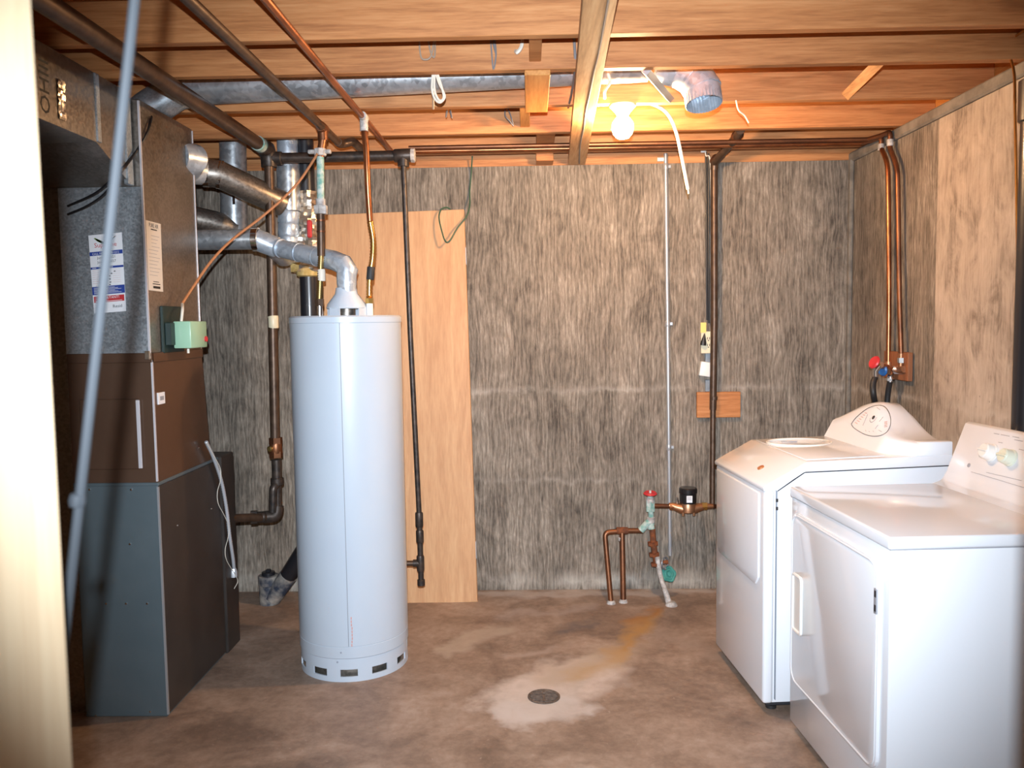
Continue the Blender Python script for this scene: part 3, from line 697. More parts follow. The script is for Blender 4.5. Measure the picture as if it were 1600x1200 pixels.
hw = thing('hot_water_pipe', 'orange copper hot water pipe with white soldered tee above the heater', 'pipe', (-.66, 3.3, 1.54))
zh = 2.283; hx = -.655
MB().tube([(hx-.015, .62, zh), (hx, 4.12, zh)], .0125, 14).build('run', 'copper', hw)
th_ = V((hx, at(570, 183, z=zh).y, zh))
collar(MB(), th_, (0, 1, 0), .017, .06).tube([th_, th_-V((0, 0, .055))], .0165, 14).build('tee', 'solder_white', hw, 'white crusted solder tee')
hd = [th_-V((0, 0, .05)), at(572, 230, y=HY-.06), at(575, 300, y=HY-.04), at(578, 345, y=HY-.02)]
MB().tube(hd, .0125, 14).build('drop', 'copper', hw)
fx = spline([at(578, 345, y=HY-.02), at(583, 375, y=HY-.01), at(582, 405, y=HY), at(578, 430, y=HY), at(577, 462, y=HY), V((HX2, HY, TZ+.06))], 12)
MB().tube(fx, [.0145 if k % 2 else .0110 for k in range(len(fx))], 12).build('flex_connector', 'copper_gold', hw, sharp=80)
collar(MB(), at(579, 427, y=HY), V((.1, 0, 1)), .0165, .055).build('label_band', 'black_print', hw)
hexnut(MB(), (HX2, HY, TZ+.062), (0, 0, 1), .018, .022).build('nut', 'brass', hw)

# branch copper lines along the joists to the laundry
for k, (yy, zz, yx, lab) in enumerate(((4.14, 2.297, 1377, 'copper branch pipe under the joists ending over the paler hose tap'), (4.06, 2.297, 1396, 'second copper branch pipe under the joists, brown and dull'))):
    ex = XR-.035
    if k == 0: lab = 'bright copper supply pipe from the joists down to the red handled tap'
    else: lab = 'dull brown copper supply pipe from the joists down to the upper brass elbow'
    cpn = thing('laundry_supply_pipe', lab, 'pipe', (ex, yy, 1.3))
    pxs = ((1377, 215), (1377, 232), (1386, 256), (1388, 300), (1389, 450), (1388, 566)) if k == 0 else ((1391, 212), (1391, 232), (1401, 262), (1403, 300), (1405, 450), (1408, 552))
    vp = [at(px, py, x=ex) for px, py in pxs]
    st0 = V((-.62+.05*k, yy, zz))
    top = V((ex, vp[0].y, zz))
    MB().tube(bend([st0, V((ex-.06, yy, zz)), V((ex-.03, yy, zz))], .02), .0105, 12).build('run', 'copper_dull' if k else 'copper', cpn)
    MB().tube(bend([V((ex-.035, yy, zz)), V((ex-.005, (yy+top.y)/2, zz)), top+V((0, 0, 0)), top-V((0, 0, .05))], .025), .0115, 12).build('elbow', 'copper_dull', cpn)
    collar(MB(), top-V((0, 0, .05)), (0, 0, 1), .0145, .03).build('solder_joint', 'solder_white', cpn)
    MB().tube(spline([top-V((0, 0, .05))]+vp[1:], 6), .0110, 12).build('drop', 'copper' if k == 0 else 'copper_dull', cpn)

# ------------------------------------------------------------------ gas line
gl = thing('gas_line', 'black iron gas pipe with drops to the furnace and water heater', 'pipe', (-1.2, 3.0, .15))
gz = 2.268; GY = 3.90
MB().tube([(-1.205, .62, gz), (-1.205, GY-.02, gz)], .0295, 18).build('main_run', 'brown_iron', gl)
gt = at(420, 245, y=GY); gt.z = gz-.03
MB().tube([V((-1.205, GY-.09, gz)), V((-1.205, GY-.02, gz)), gt+V((0, 0, 0)), gt-V((0, 0, .05))], .036, 18).build('elbow_tee', 'black_iron', gl)
p = V((-1.205, GY-.12, gz)); collar(MB(), p, (0, 1, 0), .034, .05, 18).build('pipe_wrap', 'verdigris', gl, 'pale green tape wrap')
g2 = at(630, 243, y=GY)
MB().tube([gt+V((0, 0, -.01)), g2], .024, 16).build('cross_run', 'black_iron', gl)
collar(MB(), gt+(g2-gt)*.06+V((0, 0, -.01)), g2-gt, .031, .05).build('coupling', 'black_iron', gl)
collar(MB(), g2, (1, 0, .02), .031, .085).tube([g2, g2-V((0, 0, .05))], .027, 16).build('tee', 'black_iron', gl)
collar(MB(), g2+V((.045, 0, 0)), (1, 0, 0), .033, .02, 8).build('plug', 'solder_white', gl)
d1 = [gt-V((0, 0, .04)), at(424, 400, y=GY), at(430, 690, y=GY)]
MB().tube(d1, .0225, 16).build('drop', 'brown_iron', gl)
p = at(427, 503, y=GY); collar(MB(), p, (0, 0, 1), .0245, .06).build('sleeve', 'cream_plastic', gl, 'cream sleeve')
vq = at(431, 700, y=GY)
valve = hexnut(MB(), vq+V((0, 0, .035)), (0, 0, 1), .032, .03); hexnut(valve, vq-V((0, 0, .03)), (0, 0, 1), .032, .03); valve.lathe([(.022, -.04), (.03, -.02), (.03, .02), (.022, .04)], vq, (0, 0, 1), 16)
vv_ = valve.build('shutoff_valve', 'copper_dull', gl, 'brassy shutoff valve'); MB().lathe([(.014, 0), (.014, .034), (.009, .04)], vq-V((.012, .0, 0)), (-.25, -1, 0), 12).build('stem', 'brass', vv_)
b0 = at(432, 718, y=GY); b1 = at(433, 752, y=GY)
MB().tube([b0, b1], .0235, 16).build('nipple', 'black_iron', gl)
collar(MB(), b1, (0, 0, 1), .031, .035).build('coupling', 'black_iron', gl)
MB().tube([b1, at(434, 798, y=GY)], .021, 16).build('nipple', 'black_iron', gl)
MB().tube(bend([at(434, 755, y=GY-.005), at(427, 762, y=GY-.03), at(426, 800, y=GY-.03)], .02), .019, 16).build('drip_loop', 'black_iron', gl)
c0 = at(432, 803, y=GY-.01); MB().tube(bend([at(434, 790, y=GY-.005), c0+V((0, 0, -.01)), at(412, 808, y=GY-.02)], .04), .029, 16).build('elbow', 'black_iron', gl)
MB().tube([at(418, 808, y=GY-.02), at(352, 810, y=3.70)], .020, 16).build('furnace_branch', 'brown_iron', gl)
collar(hexnut(MB(), at(397, 808, y=3.84), V((1, .25, 0)), .033, .03), at(405, 808, y=3.86), V((1, .2, 0)), .027, .06).build('union', 'black_iron', gl)
d2 = [g2-V((0, 0, .045)), at(641, 520, y=GY), at(655, 805, y=GY)]
MB().tube(d2, .0125, 14).build('heater_drop', 'black_iron', gl)
collar(MB(), at(655, 812, y=GY), (0, 0, 1), .019, .07).build('coupling', 'black_iron', gl)
collar(MB(), at(656, 838, y=GY), (0, 0, 1), .0185, .06).build('coupling', 'black_iron', gl)
t9 = at(657, 880, y=GY); MB().tube([at(655, 805, y=GY), at(658, 905, y=GY)], .0135, 14).build('drip_leg', 'black_iron', gl)
collar(MB(), t9, (0, 0, 1), .0185, .075).tube([t9, t9-V((.035, 0, 0))], .018, 14).build('tee', 'black_iron', gl)
collar(MB(), at(658, 910, y=GY), (0, 0, 1), .0185, .03).build('cap', 'black_iron', gl)
MB().tube(bend([t9, V((-.70, GY, t9.z)), V((-.72, HY+HR*.965, t9.z))], .04), .013, 14).build('heater_branch', 'brown_iron', gl)

# ------------------------------------------------------------------ joist bay duct and elbow
jd = thing('joist_duct', 'long round galvanised duct lying between the ceiling joists', 'duct', (-.3, 3.27, 2.31))
da, db = V((PX+.035, 3.295, 2.378)), at(1012, 118, y=3.19); db.z = 2.405
MB().tube([da, da*.5+db*.5, db], .0625, 28, caps=False).build('pipe', 'duct_round', jd)
MB().tube([V((-1.50, 3.25, 2.262)), V((-1.47, 3.28, 2.30)), da+V((-.03, 0, -.01)), da+V((.03, 0, 0))], .068, 24).build('takeoff', 'galvanised', jd)
ek = thing('duct_elbow', 'shiny adjustable duct elbow opening downwards beside the light bulb', 'duct', at(1098, 175, y=3.15))
ep = [at(1030, 100, y=3.20), at(1062, 108, y=3.20), at(1085, 121, y=3.18), at(1097, 140, y=3.165), at(1100, 163, y=3.15)]
ER = .0675
for k in range(3):
    a, b = ep[k], ep[k+1]; dd = (b-a)
    MB().tube([a-dd*.08, b+dd*.08], [ER*(1.0+.01*k), ER*(1.012+.01*k)], 32, caps=False).build('gore', 'duct_bright', ek)
    collar(MB(), b, (ep[k+2]-ep[k]), ER*1.05, .012, 32).build('gore_seam', 'duct_bright', ek)
x, y, d = frame((ep[4]-ep[3])); mb = MB(); n = 72; vs = []
for h, s_ in ((0, 1), (.25, 1), (.3, 1), (1, 1), (1, .975), (.1, .96)):
    for j in range(n):
        a = 2*PI*j/n; rr = ER*s_*(1.0 if h < .27 and s_ == 1 else .985+(.025 if j % 2 else -.025))
        vs.append(ep[3]+(ep[4]-ep[3])*h+(x*math.cos(a)+y*math.sin(a))*rr)
mb.add(vs, [(i*n+j, i*n+(j+1) % n, (i+1)*n+(j+1) % n, (i+1)*n+j) for i in range(5) for j in range(n)]).build('crimped_end', 'duct_bright', ek, sharp=60)
a, b = at(1010, 110, y=2.94), at(1047, 155, y=3.37)
solo(MB().tube([a+V((0, .004, 0)), b-V((0, .004, 0))], .017, 4).build('metal_bridging', 'emt'), 'grey metal bridging bar slanting between joists beside duct elbow', 'brace')

# ------------------------------------------------------------------ lamp
BP = at(973, 197, y=3.39)
lp = thing('ceiling_bulb', 'glowing bare light bulb in a white socket under a joist', 'light bulb', BP+V((0, 0, -.05)))
MB().lathe([(.050, ZJ-.0005-BP.z), (.052, ZJ-.008-BP.z), (.046, ZJ-.014-BP.z), (.028, .05), (.022, .036), (.0, .034)], BP, (0, 0, 1), 24).build('socket', 'porcelain', lp)
MB().lathe([(0, -.051), (.022, -.047), (.037, -.032), (.044, -.010), (.041, .012), (.028, .030), (.018, .038)], BP, (0, 0, 1), 28).build('bulb', 'bulb_glow', lp)
# cables around the lamp
solo(MB().tube(spline([at(943, 160, y=3.50), at(985, 158, y=3.50), at(1020, 163, y=3.53), at(1042, 177, y=3.58), at(1056, 205, y=3.58), at(1066, 250, y=3.58), at(1075, 296, y=3.58)]), .0075, 10)
     .tube([at(1075, 295, y=3.58), at(1076, 303, y=3.58)], .004, 6).build('hanging_cable', 'cable_white'), 'stiff white cable hanging below the bulb in front of the wall', 'cable')
solo(MB().tube(spline([at(958, 70, y=2.93), at(955, 90, y=2.95), at(949, 110, y=3.1), at(953, 128, y=3.12), at(945, 142, y=3.2), at(944, 155, y=3.4), at(935, 165, y=3.55)]), .006, 8).build('lamp_cable', 'cable_white'), 'white cable running over the joists to the bulb socket', 'cable')
solo(MB().tube(spline([mt @ V((x_, y_*L, 2.2709)) for x_, y_ in ((.022, .2), (.020, .42), (.014, .5), (.010, .58), (.006, .66), (.008, .75), (.004, .85), (.012, .99))]), .0032, 6).build('stapled_cable', 'cable_grey'), 'thin brown cable stapled along the flat ceiling board', 'cable')
solo(MB().tube(spline([at(897, 60, y=2.9), at(899, 100, y=2.92), at(896, 130, y=3.1), at(890, 160, y=3.36), at(888, 168, y=3.5)]), .005, 8).build('joist_cable', 'cable_grey'), 'grey cable passing beside the flat ceiling board', 'cable')
solo(MB().tube(spline([at(1150, 157, y=3.36), at(1154, 172, y=3.35), at(1163, 180, y=3.36), at(1170, 192, y=3.36)]), .0028, 6).build('loose_wire', 'cable_white'), 'short loose white wire hanging past the joist right of duct elbow', 'wire')

def loops(lab, pts_list, r, mat, y):
    mb = MB()
    for pts in pts_list: mb.tube(spline([at(px, py, y=y+dy) for px, py, dy in pts]), r, 6)
    return solo(mb.build('wire_loop', mat), lab, 'wire')
loops('twisted tan wire loop hooked on the joist face', [[(655, 50, .01), (656, 78, 0), (660, 92, 0), (672, 90, 0), (677, 70, .0), (676, 50, .01)], [(667, 50, .01), (673, 82, 0), (679, 88, 0), (680, 60, .01)]], .0032, 'cable_tan', 2.885)
loops('coil of cream cable hung below a joist across the long duct', [[(676, 116, 0), (675, 140, .02), (680, 155, .03), (688, 160, .03), (695, 150, .03), (686, 130, .02), (681, 116, 0)], [(679, 116, 0), (679, 140, .02), (684, 154, .03), (690, 157, .03), (693, 148, .03), (684, 116, 0)], [(677, 140, .02), (677, 170, .35)]], .004, 'cable_white', 2.95)
loops('thin grey wire loop hanging on the joist face', [[(766, 50, .01), (768, 80, 0), (771, 108, 0), (775, 85, 0), (773, 60, .01)], [(770, 60, .005), (775, 84, 0), (770, 66, .01)]], .003, 'cable_grey', 2.885)
loops('pale cable bent into a hole in the joist', [[(817, 50, .01), (815, 72, 0), (808, 82, 0), (805, 78, .03)]], .0065, 'cable_white', 2.885)
loops('grey wire tail hanging below the joist near the blocking', [[(791, 165, 0), (789, 180, -.03), (797, 190, -.04), (802, 196, -.03), (797, 178, -.03), (791, 165, 0)]], .003, 'cable_grey', 3.78)
loops('two short grey wire ends under the joist', [[(698, 172, .02), (697, 183, .0), (699, 173, .02)], [(704, 172, .02), (706, 184, 0), (703, 174, .02)]], .0032, 'cable_grey', 3.60)
loops('green grounding wire hooked over the leaning door', [[(738, 244, .0), (736, 275, .03), (734, 300, .03), (734, 320, .0), (729, 338, -.03), (715, 356, -.05), (703, 376, -.07), (696, 377, -.07), (690, 360, -.06), (686, 340, -.04), (689, 328, -.02), (697, 324, .0), (704, 327, .01)]], .0042, 'cable_green', 4.40)

# ------------------------------------------------------------------ leaning door slab
dr = thing('door_slab', 'plain wooden door slab leaning against the concrete wall', 'door', (-.66, 4.26, 0))
br, tr = at(746, 941, z=0), at(725, 327, y=4.40); bl = br+V((-.755, 0, 0)); uz = (tr-br).normalized(); H = (tr-br).length
ux = V((1, 0, 0)); ux = (ux-uz*ux.dot(uz)).normalized(); ny_ = uz.cross(ux)
mw = M.Translation(br) @ M((ux, ny_, uz)).transposed().to_4x4()
MB().box((-.755, 0, .001), (0, .035, H), .002, mw).build('slab', 'door_veneer', dr)
for z0 in (H*.11, H*.86): MB().box((-.001, .004, z0), (.003, .031, z0+.09), .001, mw).build('hinge_leaf', 'emt', dr)

# ------------------------------------------------------------------ wall services
em = thing('conduit', 'galvanised steel conduit strapped up the concrete wall', 'conduit', at(1047, 868, y=4.424))
MB().tube([at(1040, 240, y=4.424), at(1047, 868, y=4.424)], .0105, 12).build('tube', 'emt', em)
for py in (260, 506, 699):
    p = at(1040+(py-240)*.0111, py, y=4.424); collar(MB(), p, (0, 0, 1), .0135, .03).box(p+V((0, .004, -.008)), p+V((.028, .0155, .008)), .001).build('strap', 'emt', em)
p = at(1033, 249, y=4.43); solo(MB().lathe([(.011, -.02), (.011, .012), (.008, .014)], p, (1, 0, 0), 12).build('pipe_stub', 'plastic_white'), 'small white stub beside the conduit top', 'fitting')
YS = 4.40
cb2 = thing('outlet_cable', 'black cable and white wire running down the wall to the outlet', 'cable', at(1106, 500, y=YS))
MB().tube([at(1103, 238, y=YS+.02), at(1104, 400, y=YS+.02), at(1105, 500, y=YS+.02)], .006, 8).tube([at(1107, 240, y=YS+.02), at(1107, 400, y=YS+.015), at(1108, 505, y=YS+.02)], .005, 8).build('black_cable', 'cable_black', cb2)
MB().tube(spline([at(1102, 228, y=YS), at(1103, 243, y=YS), at(1109, 248, y=YS+.01), at(1111, 300, y=YS+.02), at(1112, 420, y=YS+.02), at(1113, 518, y=YS+.02)]), .0034, 8).build('white_wire', 'cable_white', cb2)
MB().box(at(1101, 236, y=YS+.03)-V((.02, .004, .008)), at(1101, 236, y=YS+.03)+V((.008, .008, .008)), .002).build('staple', 'plastic_white', cb2)
ot = thing('wall_outlet', 'beige duplex outlet box with a black plug under a yellow tag', 'outlet', at(1105, 552, y=YS))
a, b = at(1095, 518, y=YS), at(1116, 552, y=YS)
MB().box((a.x+.006, YS, b.z+.006), (b.x-.006, YB-.001, a.z-.006), .002).build('back_box', 'duct_tape', ot)
pl = MB().box((a.x, YS-.008, b.z), (b.x, YS, a.z), .002).build('cover_plate', 'cream_plastic', ot)
c = at(1107, 528, y=YS-.009)
for k, dz in enumerate((0, -.035)):
    MB().box(c+V((-.007, -.001, dz-.008)), c+V((-.004, .001, dz+.004))).box(c+V((.004, -.001, dz-.008)), c+V((.007, .001, dz+.004))).box(c+V((-.003, -.001, dz-.016)), c+V((.003, .001, dz-.011))).build('slot', 'black_print', pl)
pg = at(1099, 536, y=YS-.02); MB().lathe([(.016, -.012), (.016, .0), (.004, .045), (.003, .05)], pg, (.12, 0, 1), 10).build('plug', 'cable_black', ot)
a, b = at(1095, 504, y=YS-.005), at(1103, 520, y=YS-.005); solo(MB().box((a.x-.002, YS-.012, b.z+.001), (b.x, YS-.0095, a.z), .0005).build('cable_tag', 'paper_yellow'), 'small yellow tag above the beige outlet', 'tag')
tb = at(1103, 577, y=YS); tbm = M.Translation(tb) @ M.Rotation(.16, 4, 'Y')
solo(MB().box((-.03, 0, -.038), (.03, .037, .038), .004, tbm, 2).build('junction_box', 'plastic_white'), 'tilted white plastic box on the wall below the outlet', 'box')
p = at(1107, 563, y=4.43); solo(MB().box(p+V((-.018, -.002, -.06)), p+V((.016, .0095, .05)), .003).box(at(1107, 602, y=4.43)+V((-.018, -.002, -.035)), at(1107, 602, y=4.43)+V((.014, .0095, .03)), .003).build('tape_strip', 'duct_tape'), 'grey tape strip on the wall behind the white box', 'tape')
a, b = at(1089, 613, y=4.42), at(1157, 652, y=4.42)
solo(MB().box((a.x, 4.418, b.z), (b.x, YB-.0005, a.z), .002).build('backing_block', 'block_wood'), 'orange wooden board fixed to the wall behind the brown pipe', 'board')
RY = 4.385
wr_ = thing('water_riser', 'brown water pipe rising from the meter to the joists', 'pipe', at(1113, 790, y=RY))
rp = [at(1113, 792, y=RY-.045), at(1114, 640, y=RY), at(1116, 500, y=RY), at(1116, 256, y=RY)]
MB().tube(rp[1:], .0185, 14).tube([at(1113, 795, y=RY-.03), rp[1]], .015, 14).build('riser', 'brown_iron', wr_)
MB().tube(bend([rp[3]-V((0, 0, .03)), rp[3]+V((0, -.005, .005)), at(1150, 215, y=4.08), at(1157, 203, y=3.95)], .03), .0205, 14).build('offset_pipe', 'brown_iron', wr_)
for px, py, yy in ((1118, 250, RY), (1152, 212, 4.06)): collar(MB(), at(px, py, y=yy), at(1150, 215, y=4.08)-rp[3], .026, .04).build('elbow_hub', 'copper_dull', wr_)
p = at(1157, 201, y=3.95); MB().box(p+V((-.035, -.01, -.002)), p+V((.035, .01, .006)), .002).build('pipe_strap', 'emt', wr_)
collar(MB(), at(1115, 622, y=RY), (0, 0, 1), .021, .02).build('strap', 'brown_iron', wr_)

# water meter, valves and the copper loop
MY = 4.30
ws = thing('water_service', 'corroded green and rusty water inlet with red handled valve', 'pipe', (.62, 4.25, 0))
MB().tube(spline([at(1047, 945, z=0.0)-V((0, 0, .01)), at(1040, 925, y=4.20), at(1032, 900, y=4.25), at(1027, 870, y=4.28)]), [.020, .018, .016, .016, .015, .015, .014, .014, .013, .013, .013, .013, .013, .013, .013, .013, .013, .013, .013][:19], 12).build('lead_inlet', 'solder_white', ws)
MB().lathe([(.032, 0), (.028, .01), (.018, .02)], at(1049, 946, z=0), (0, 0, 1), 14).build('floor_grout', 'solder_white', ws)
vx = lambda px, py: at(px, py, y=MY-.01)
MB().tube([vx(1026, 884), vx(1021, 850), vx(1019, 820)], .0155, 14).build('valve_body', 'rust', ws)
for px, py in ((1020, 849), (1022, 866), (1025, 881)): hexnut(MB(), vx(px, py)+V((0, -.002, 0)), V((-.1, 0, 1)), .029, .016).build('rusty_nut', 'rust', ws)
MB().tube([vx(1026, 880), vx(1044, 878)], .011, 10).build('stem', 'rust', ws)
c = vx(1039, 880); x, y, d = frame(V((.75, -.6, .1))); mb = MB(); mb.tube([c+(x*math.cos(a)+y*math.sin(a))*.032 for a in [2*PI*k/20 for k in range(20)]], .004, 8, closed=True)
for k in range(4): mb.tube([c, c+(x*math.cos(k*PI/2)+y*math.sin(k*PI/2))*.032], .003, 6)
mb.build('hand_wheel', 'duct_tape', ws)
c = vx(1045, 897); mb = MB(); x, y, d = frame(V((.35, -.9, .35)))
for rr in (.034, .022): mb.tube([c+(x*math.cos(a)*1.0+y*math.sin(a))*rr*(1+.08*math.cos(5*a)) for a in [2*PI*k/30 for k in range(30)]], .0075, 8, closed=True)
mb.lathe([(.012, -.008), (.012, .008)], c, d, 10); mb.lathe([(.03, .0), (.03, .004)], c+d*-.004, d, 20); mb.build('valve_wheel', 'green_wheel', ws, 'green valve wheel'); 
MB().tube([vx(1018, 818), vx(1017, 800), vx(1016, 775)], .0145, 14).build('riser', 'verdigris', ws)
collar(MB(), vx(1017, 812), (0, 0, 1), .021, .03).build('solder_joint', 'solder_white', ws)
MB().tube(bend([vx(1018, 826), vx(1016, 800)+V((0, 0, -.045)), vx(1001, 829)], .02), .0195, 14).build('side_elbow', 'verdigris', ws)
hexnut(MB(), vx(1016, 790), (0, 0, 1), .024, .06).build('gate_body', 'verdigris', ws)
MB().lathe([(.022, -.015), (.024, 0), (.018, .012), (.012, .016), (.006, .018), (.006, .05)], vx(1016, 781), (0, 0, 1), 14).build('bonnet', 'solder_white', ws)
c = vx(1016, 771); mb = MB().lathe([(.010, -.004), (.030, -.006), (.036, 0), (.030, .007), (.01, .004)], c, (0, -.15, 1), 20); mb.build('valve_handle', 'red_handle', ws, 'red wheel handle')
MB().tube([vx(1016, 790), at(1050, 791, y=MY)], .0125, 12).build('outlet_pipe', 'copper_dull', ws)
lpipe = [at(1005, 829, y=MY-.01), at(976, 829, y=MY-.02), at(950, 831, y=MY-.03), at(944, 833, y=MY-.04), at(945, 842, y=MY-.04), at(955, 943, z=0)]
MB().tube(bend([lpipe[0], lpipe[1], at(945, 832, y=MY-.035), V((at(955, 943, z=0).x, at(955, 943, z=0).y, -.005))], .025), .0135, 14).build('copper_loop', 'copper_dull', ws)
e = at(974, 941, z=0); tt = at(972, 829, y=MY-.02)
MB().tube([tt, e-V((0, 0, .005))], .0150, 14).build('copper_leg', 'copper_dull', ws)
collar(MB(), tt, lpipe[0]-lpipe[1], .0185, .06).build('tee', 'rust', ws)
collar(MB(), at(971, 842, y=MY-.02), (0, 0, 1), .0175, .02).build('solder_joint', 'solder_white', ws)
for p in (at(955, 943, z=0), e): MB().lathe([(.024, 0), (.02, .012), (.014, .016)], p, (0, 0, 1), 12).build('floor_grout', 'solder_white', ws)

wm = thing('water_meter', 'bronze water meter with black round register', 'meter', at(1075, 800, y=MY))
mc = at(1075, 791, y=MY)
MB().lathe([(.030, -.032), (.040, -.028), (.042, .0), (.038, .012), (.036, .02)], mc, (0, 0, 1), 28).build('body', 'bronze', wm)
MB().tube([mc-V((.10, 0, -.006)), mc-V((.08, 0, -.002)), mc-V((.03, 0, .012))], [.014, .018, .028], 14).tube([mc+V((.03, 0, -.012)), mc+V((.08, 0, -.002)), mc+V((.13, 0, .0))], [.028, .018, .012], 14).build('pipe_tails', 'bronze', wm)
MB().tube([mc+V((.09, 0, 0)), at(1118, 791, y=MY+.05)], .0115, 12).build('outlet', 'copper_dull', wm)
hexnut(MB(), mc+V((.085, 0, .0)), (1, 0, 0), .021, .025).build('nut', 'brass', wm); hexnut(MB(), mc-V((.085, 0, .0)), (1, 0, 0), .020, .022).build('nut', 'bronze', wm)
rg = MB().lathe([(.042, .018), (.044, .026), (.043, .07), (.047, .073), (.047, .094), (.042, .099), (.0, .10)], mc, (0, 0, 1), 28).build('register', 'register_black', wm)
MB().box(mc+V((-.016, -.047, .028)), mc+V((.014, -.0435, .064)), .001).build('label', 'paper_white', rg)
mb = MB(); 
for k in range(3): mb.box(mc+V((-.012, -.0475, .056-.006*k)), mc+V((.009, -.0471, .058-.006*k)))
mb.build('print', 'grey_print', rg)
for sx_ in (-1, 1): MB().lathe([(.007, -.045), (.007, -.028)], mc+V((.028*sx_, -.02, 0)), (0, 0, 1), 8).build('bolt', 'bronze', wm)
MB().lathe([(.007, 0), (.009, .015), (.006, .035)], mc+V((-.055, 0, .012)), (-.1, 0, 1), 10).build('seal_plug', 'chrome', wm)

# laundry taps
a, b = at(1384, 548, x=XR-.022), at(1421, 596, x=XR-.022)
solo(MB().box((XR-.030, b.y, b.z), (XR-.0085, a.y, a.z), .002).build('tap_backing_board', 'stain_block'), 'dark stained wood board behind the laundry taps', 'board')
TXp = XR-.05
def tap(root, body, dirn, handle_at, hmat, hose_pts, lab):
    pass
t1_ = thing('laundry_tap', 'brass laundry tap with red handle and hose nut', 'tap', at(1372, 590, x=TXp))
bp = at(1388, 575, x=TXp+.012)
MB().tube([bp+V((0, 0, .03)), bp-V((0, 0, .015))], .017, 14).tube([bp, at(1376, 570, x=TXp-.06)], .0145, 12).build('body', 'bronze', t1_)
hp = at(1366, 566, x=TXp-.09); hb = at(1375, 571, x=TXp-.06)
MB().tube([hb, hp], .007, 8).build('stem', 'brass', t1_)
MB().lathe([(.008, -.005), (.028, -.006), (.031, 0), (.026, .006), (.008, .004)], hp, (hp-hb), 16).build('handle', 'red_handle', t1_, 'red wheel handle')
n1 = at(1368, 579, x=TXp-.075); MB().tube([hb, n1, n1-V((0, 0, .035))], .013, 12).build('spout', 'chrome', t1_)
t2_ = thing('laundry_tap', 'brass laundry tap with blue handle beside the red one', 'tap', at(1392, 600, x=TXp))
bq = at(1393, 578, x=TXp+.01)
MB().tube([at(1408, 552, x=TXp+.015), at(1407, 577, x=TXp+.015)], .012, 12).tube([at(1413, 577, x=TXp+.015), bq, at(1386, 580, x=TXp-.02)], .015, 12).build('body', 'bronze', t2_)
hexnut(MB(), at(1409, 563, x=TXp+.015), (0, 0, 1), .018, .022).build('nut', 'chrome', t2_)
hexnut(MB(), at(1400, 578, x=TXp+.01), (0, 1, 0), .02, .012).build('nut', 'chrome', t2_)
hq = at(1379, 578, x=TXp-.035); MB().lathe([(.008, -.005), (.026, -.006), (.029, 0), (.024, .006), (.008, .004)], hq, (-1, -.3, -.1), 16).build('handle', 'blue_handle', t2_, 'blue wheel handle')
n2 = at(1391, 590, x=TXp-.01); MB().tube([bq, n2, n2-V((0, 0, .02))], .012, 12).build('spout', 'chrome', t2_)
hexnut(MB(), n2-V((0, 0, .008)), (0, 0, 1), .019, .012).build('nut', 'chrome', t2_)
h1 = [n1-V((0, 0, .03)), at(1364, 600, x=TXp-.09), at(1365, 618, x=TXp-.09), at(1370, 640, x=TXp-.05), at(1376, 668, x=TXp-.03)]; h1.append(h1[-1]-V((0, 0, .25)))
solo(MB().tube(spline(h1), .013, 12).build('washer_hose', 'rubber'), 'black rubber hose curving down from the red handled tap', 'hose')
h2 = [n2-V((0, 0, .015)), at(1388, 610, x=TXp-.01), at(1386, 630, x=TXp-.01), at(1385, 660, x=TXp-.01)]; h2.append(h2[-1]-V((0, 0, .25)))
solo(MB().tube(spline(h2), .0125, 12).build('washer_hose', 'rubber'), 'black rubber hose dropping straight below the blue handled tap', 'hose')
# black vent pipe on the right wall
vb = thing('wall_vent_pipe', 'black plastic vent pipe standing against the right concrete wall', 'pipe', (XR-.05, 2.86, 0))
vc = at(1615, 300, x=XR-.05)
MB().tube([(XR-.052, vc.y, .0), (XR-.052, vc.y, 2.2)], .042, 24).build('pipe', 'abs_black', vb)
for za, zb_ in ((2.075, 2.21),): MB().lathe([(.043, za), (.050, za+.004), (.050, zb_-.004), (.044, zb_)], (XR-.052, vc.y, 0), (0, 0, 1), 24).build('hub', 'abs_black', vb)
MB().tube([(XR-.052, vc.y, 2.2), (XR-.052, vc.y, 2.36)], .03, 20).build('upper_pipe', 'abs_black', vb)
wy = vc.y+.045  # cable at the top; its lower run stands in for the pipe's bulb-lit edge
solo(MB().tube(spline([V((XR-.04, wy-.1, 2.40)), at(1571, 70, x=XR-.05), at(1580, 95, x=XR-.06), at(1585, 118, x=XR-.062), at(1586, 160, x=XR-.064), at(1586, 168, x=XR-.064), at(1590, 400, x=XR-.064), at(1592, 640, x=XR-.064)], 5), .0045, 8).build('cable_and_lit_edge', 'copper_gold'), 'thin tan cable and painted highlight down the edge of the black vent pipe', 'cable')

# ------------------------------------------------------------------ appliances (face towards the furnace)
def appl(name, label, cat, ox, oy, rot):
    o = thing(name, label, cat, (ox, oy, 0)); mm = M.Translation((ox, oy, 0)) @ M.Rotation(rot, 4, 'Z'); return o, mm
# washer: local x = depth from the front, y = along the front from the near side, z = up
WW, WD = .578, .70
wa, wmx = appl('washing_machine', 'white washing machine with sloping front and humped control console', 'washing machine', .842, 2.992, math.radians(4.6))
def wbox(lo, hi, name, mat, bev=.004, parent=None, label=None, seg=2): return MB().box(lo, hi, bev, wmx, seg).build(name, mat, parent or wa, label)
MB().prism([(.012, .035), (WD, .035), (WD, .905), (.15, .893), (.012, .822)], 1, .012, WW-.006, .003, wmx).build('cabinet', 'enamel_white', wa)
wbox((0, .0, .035), (.04, WW, .832), 'front_corner_trim', 'enamel_white', .012, seg=3)
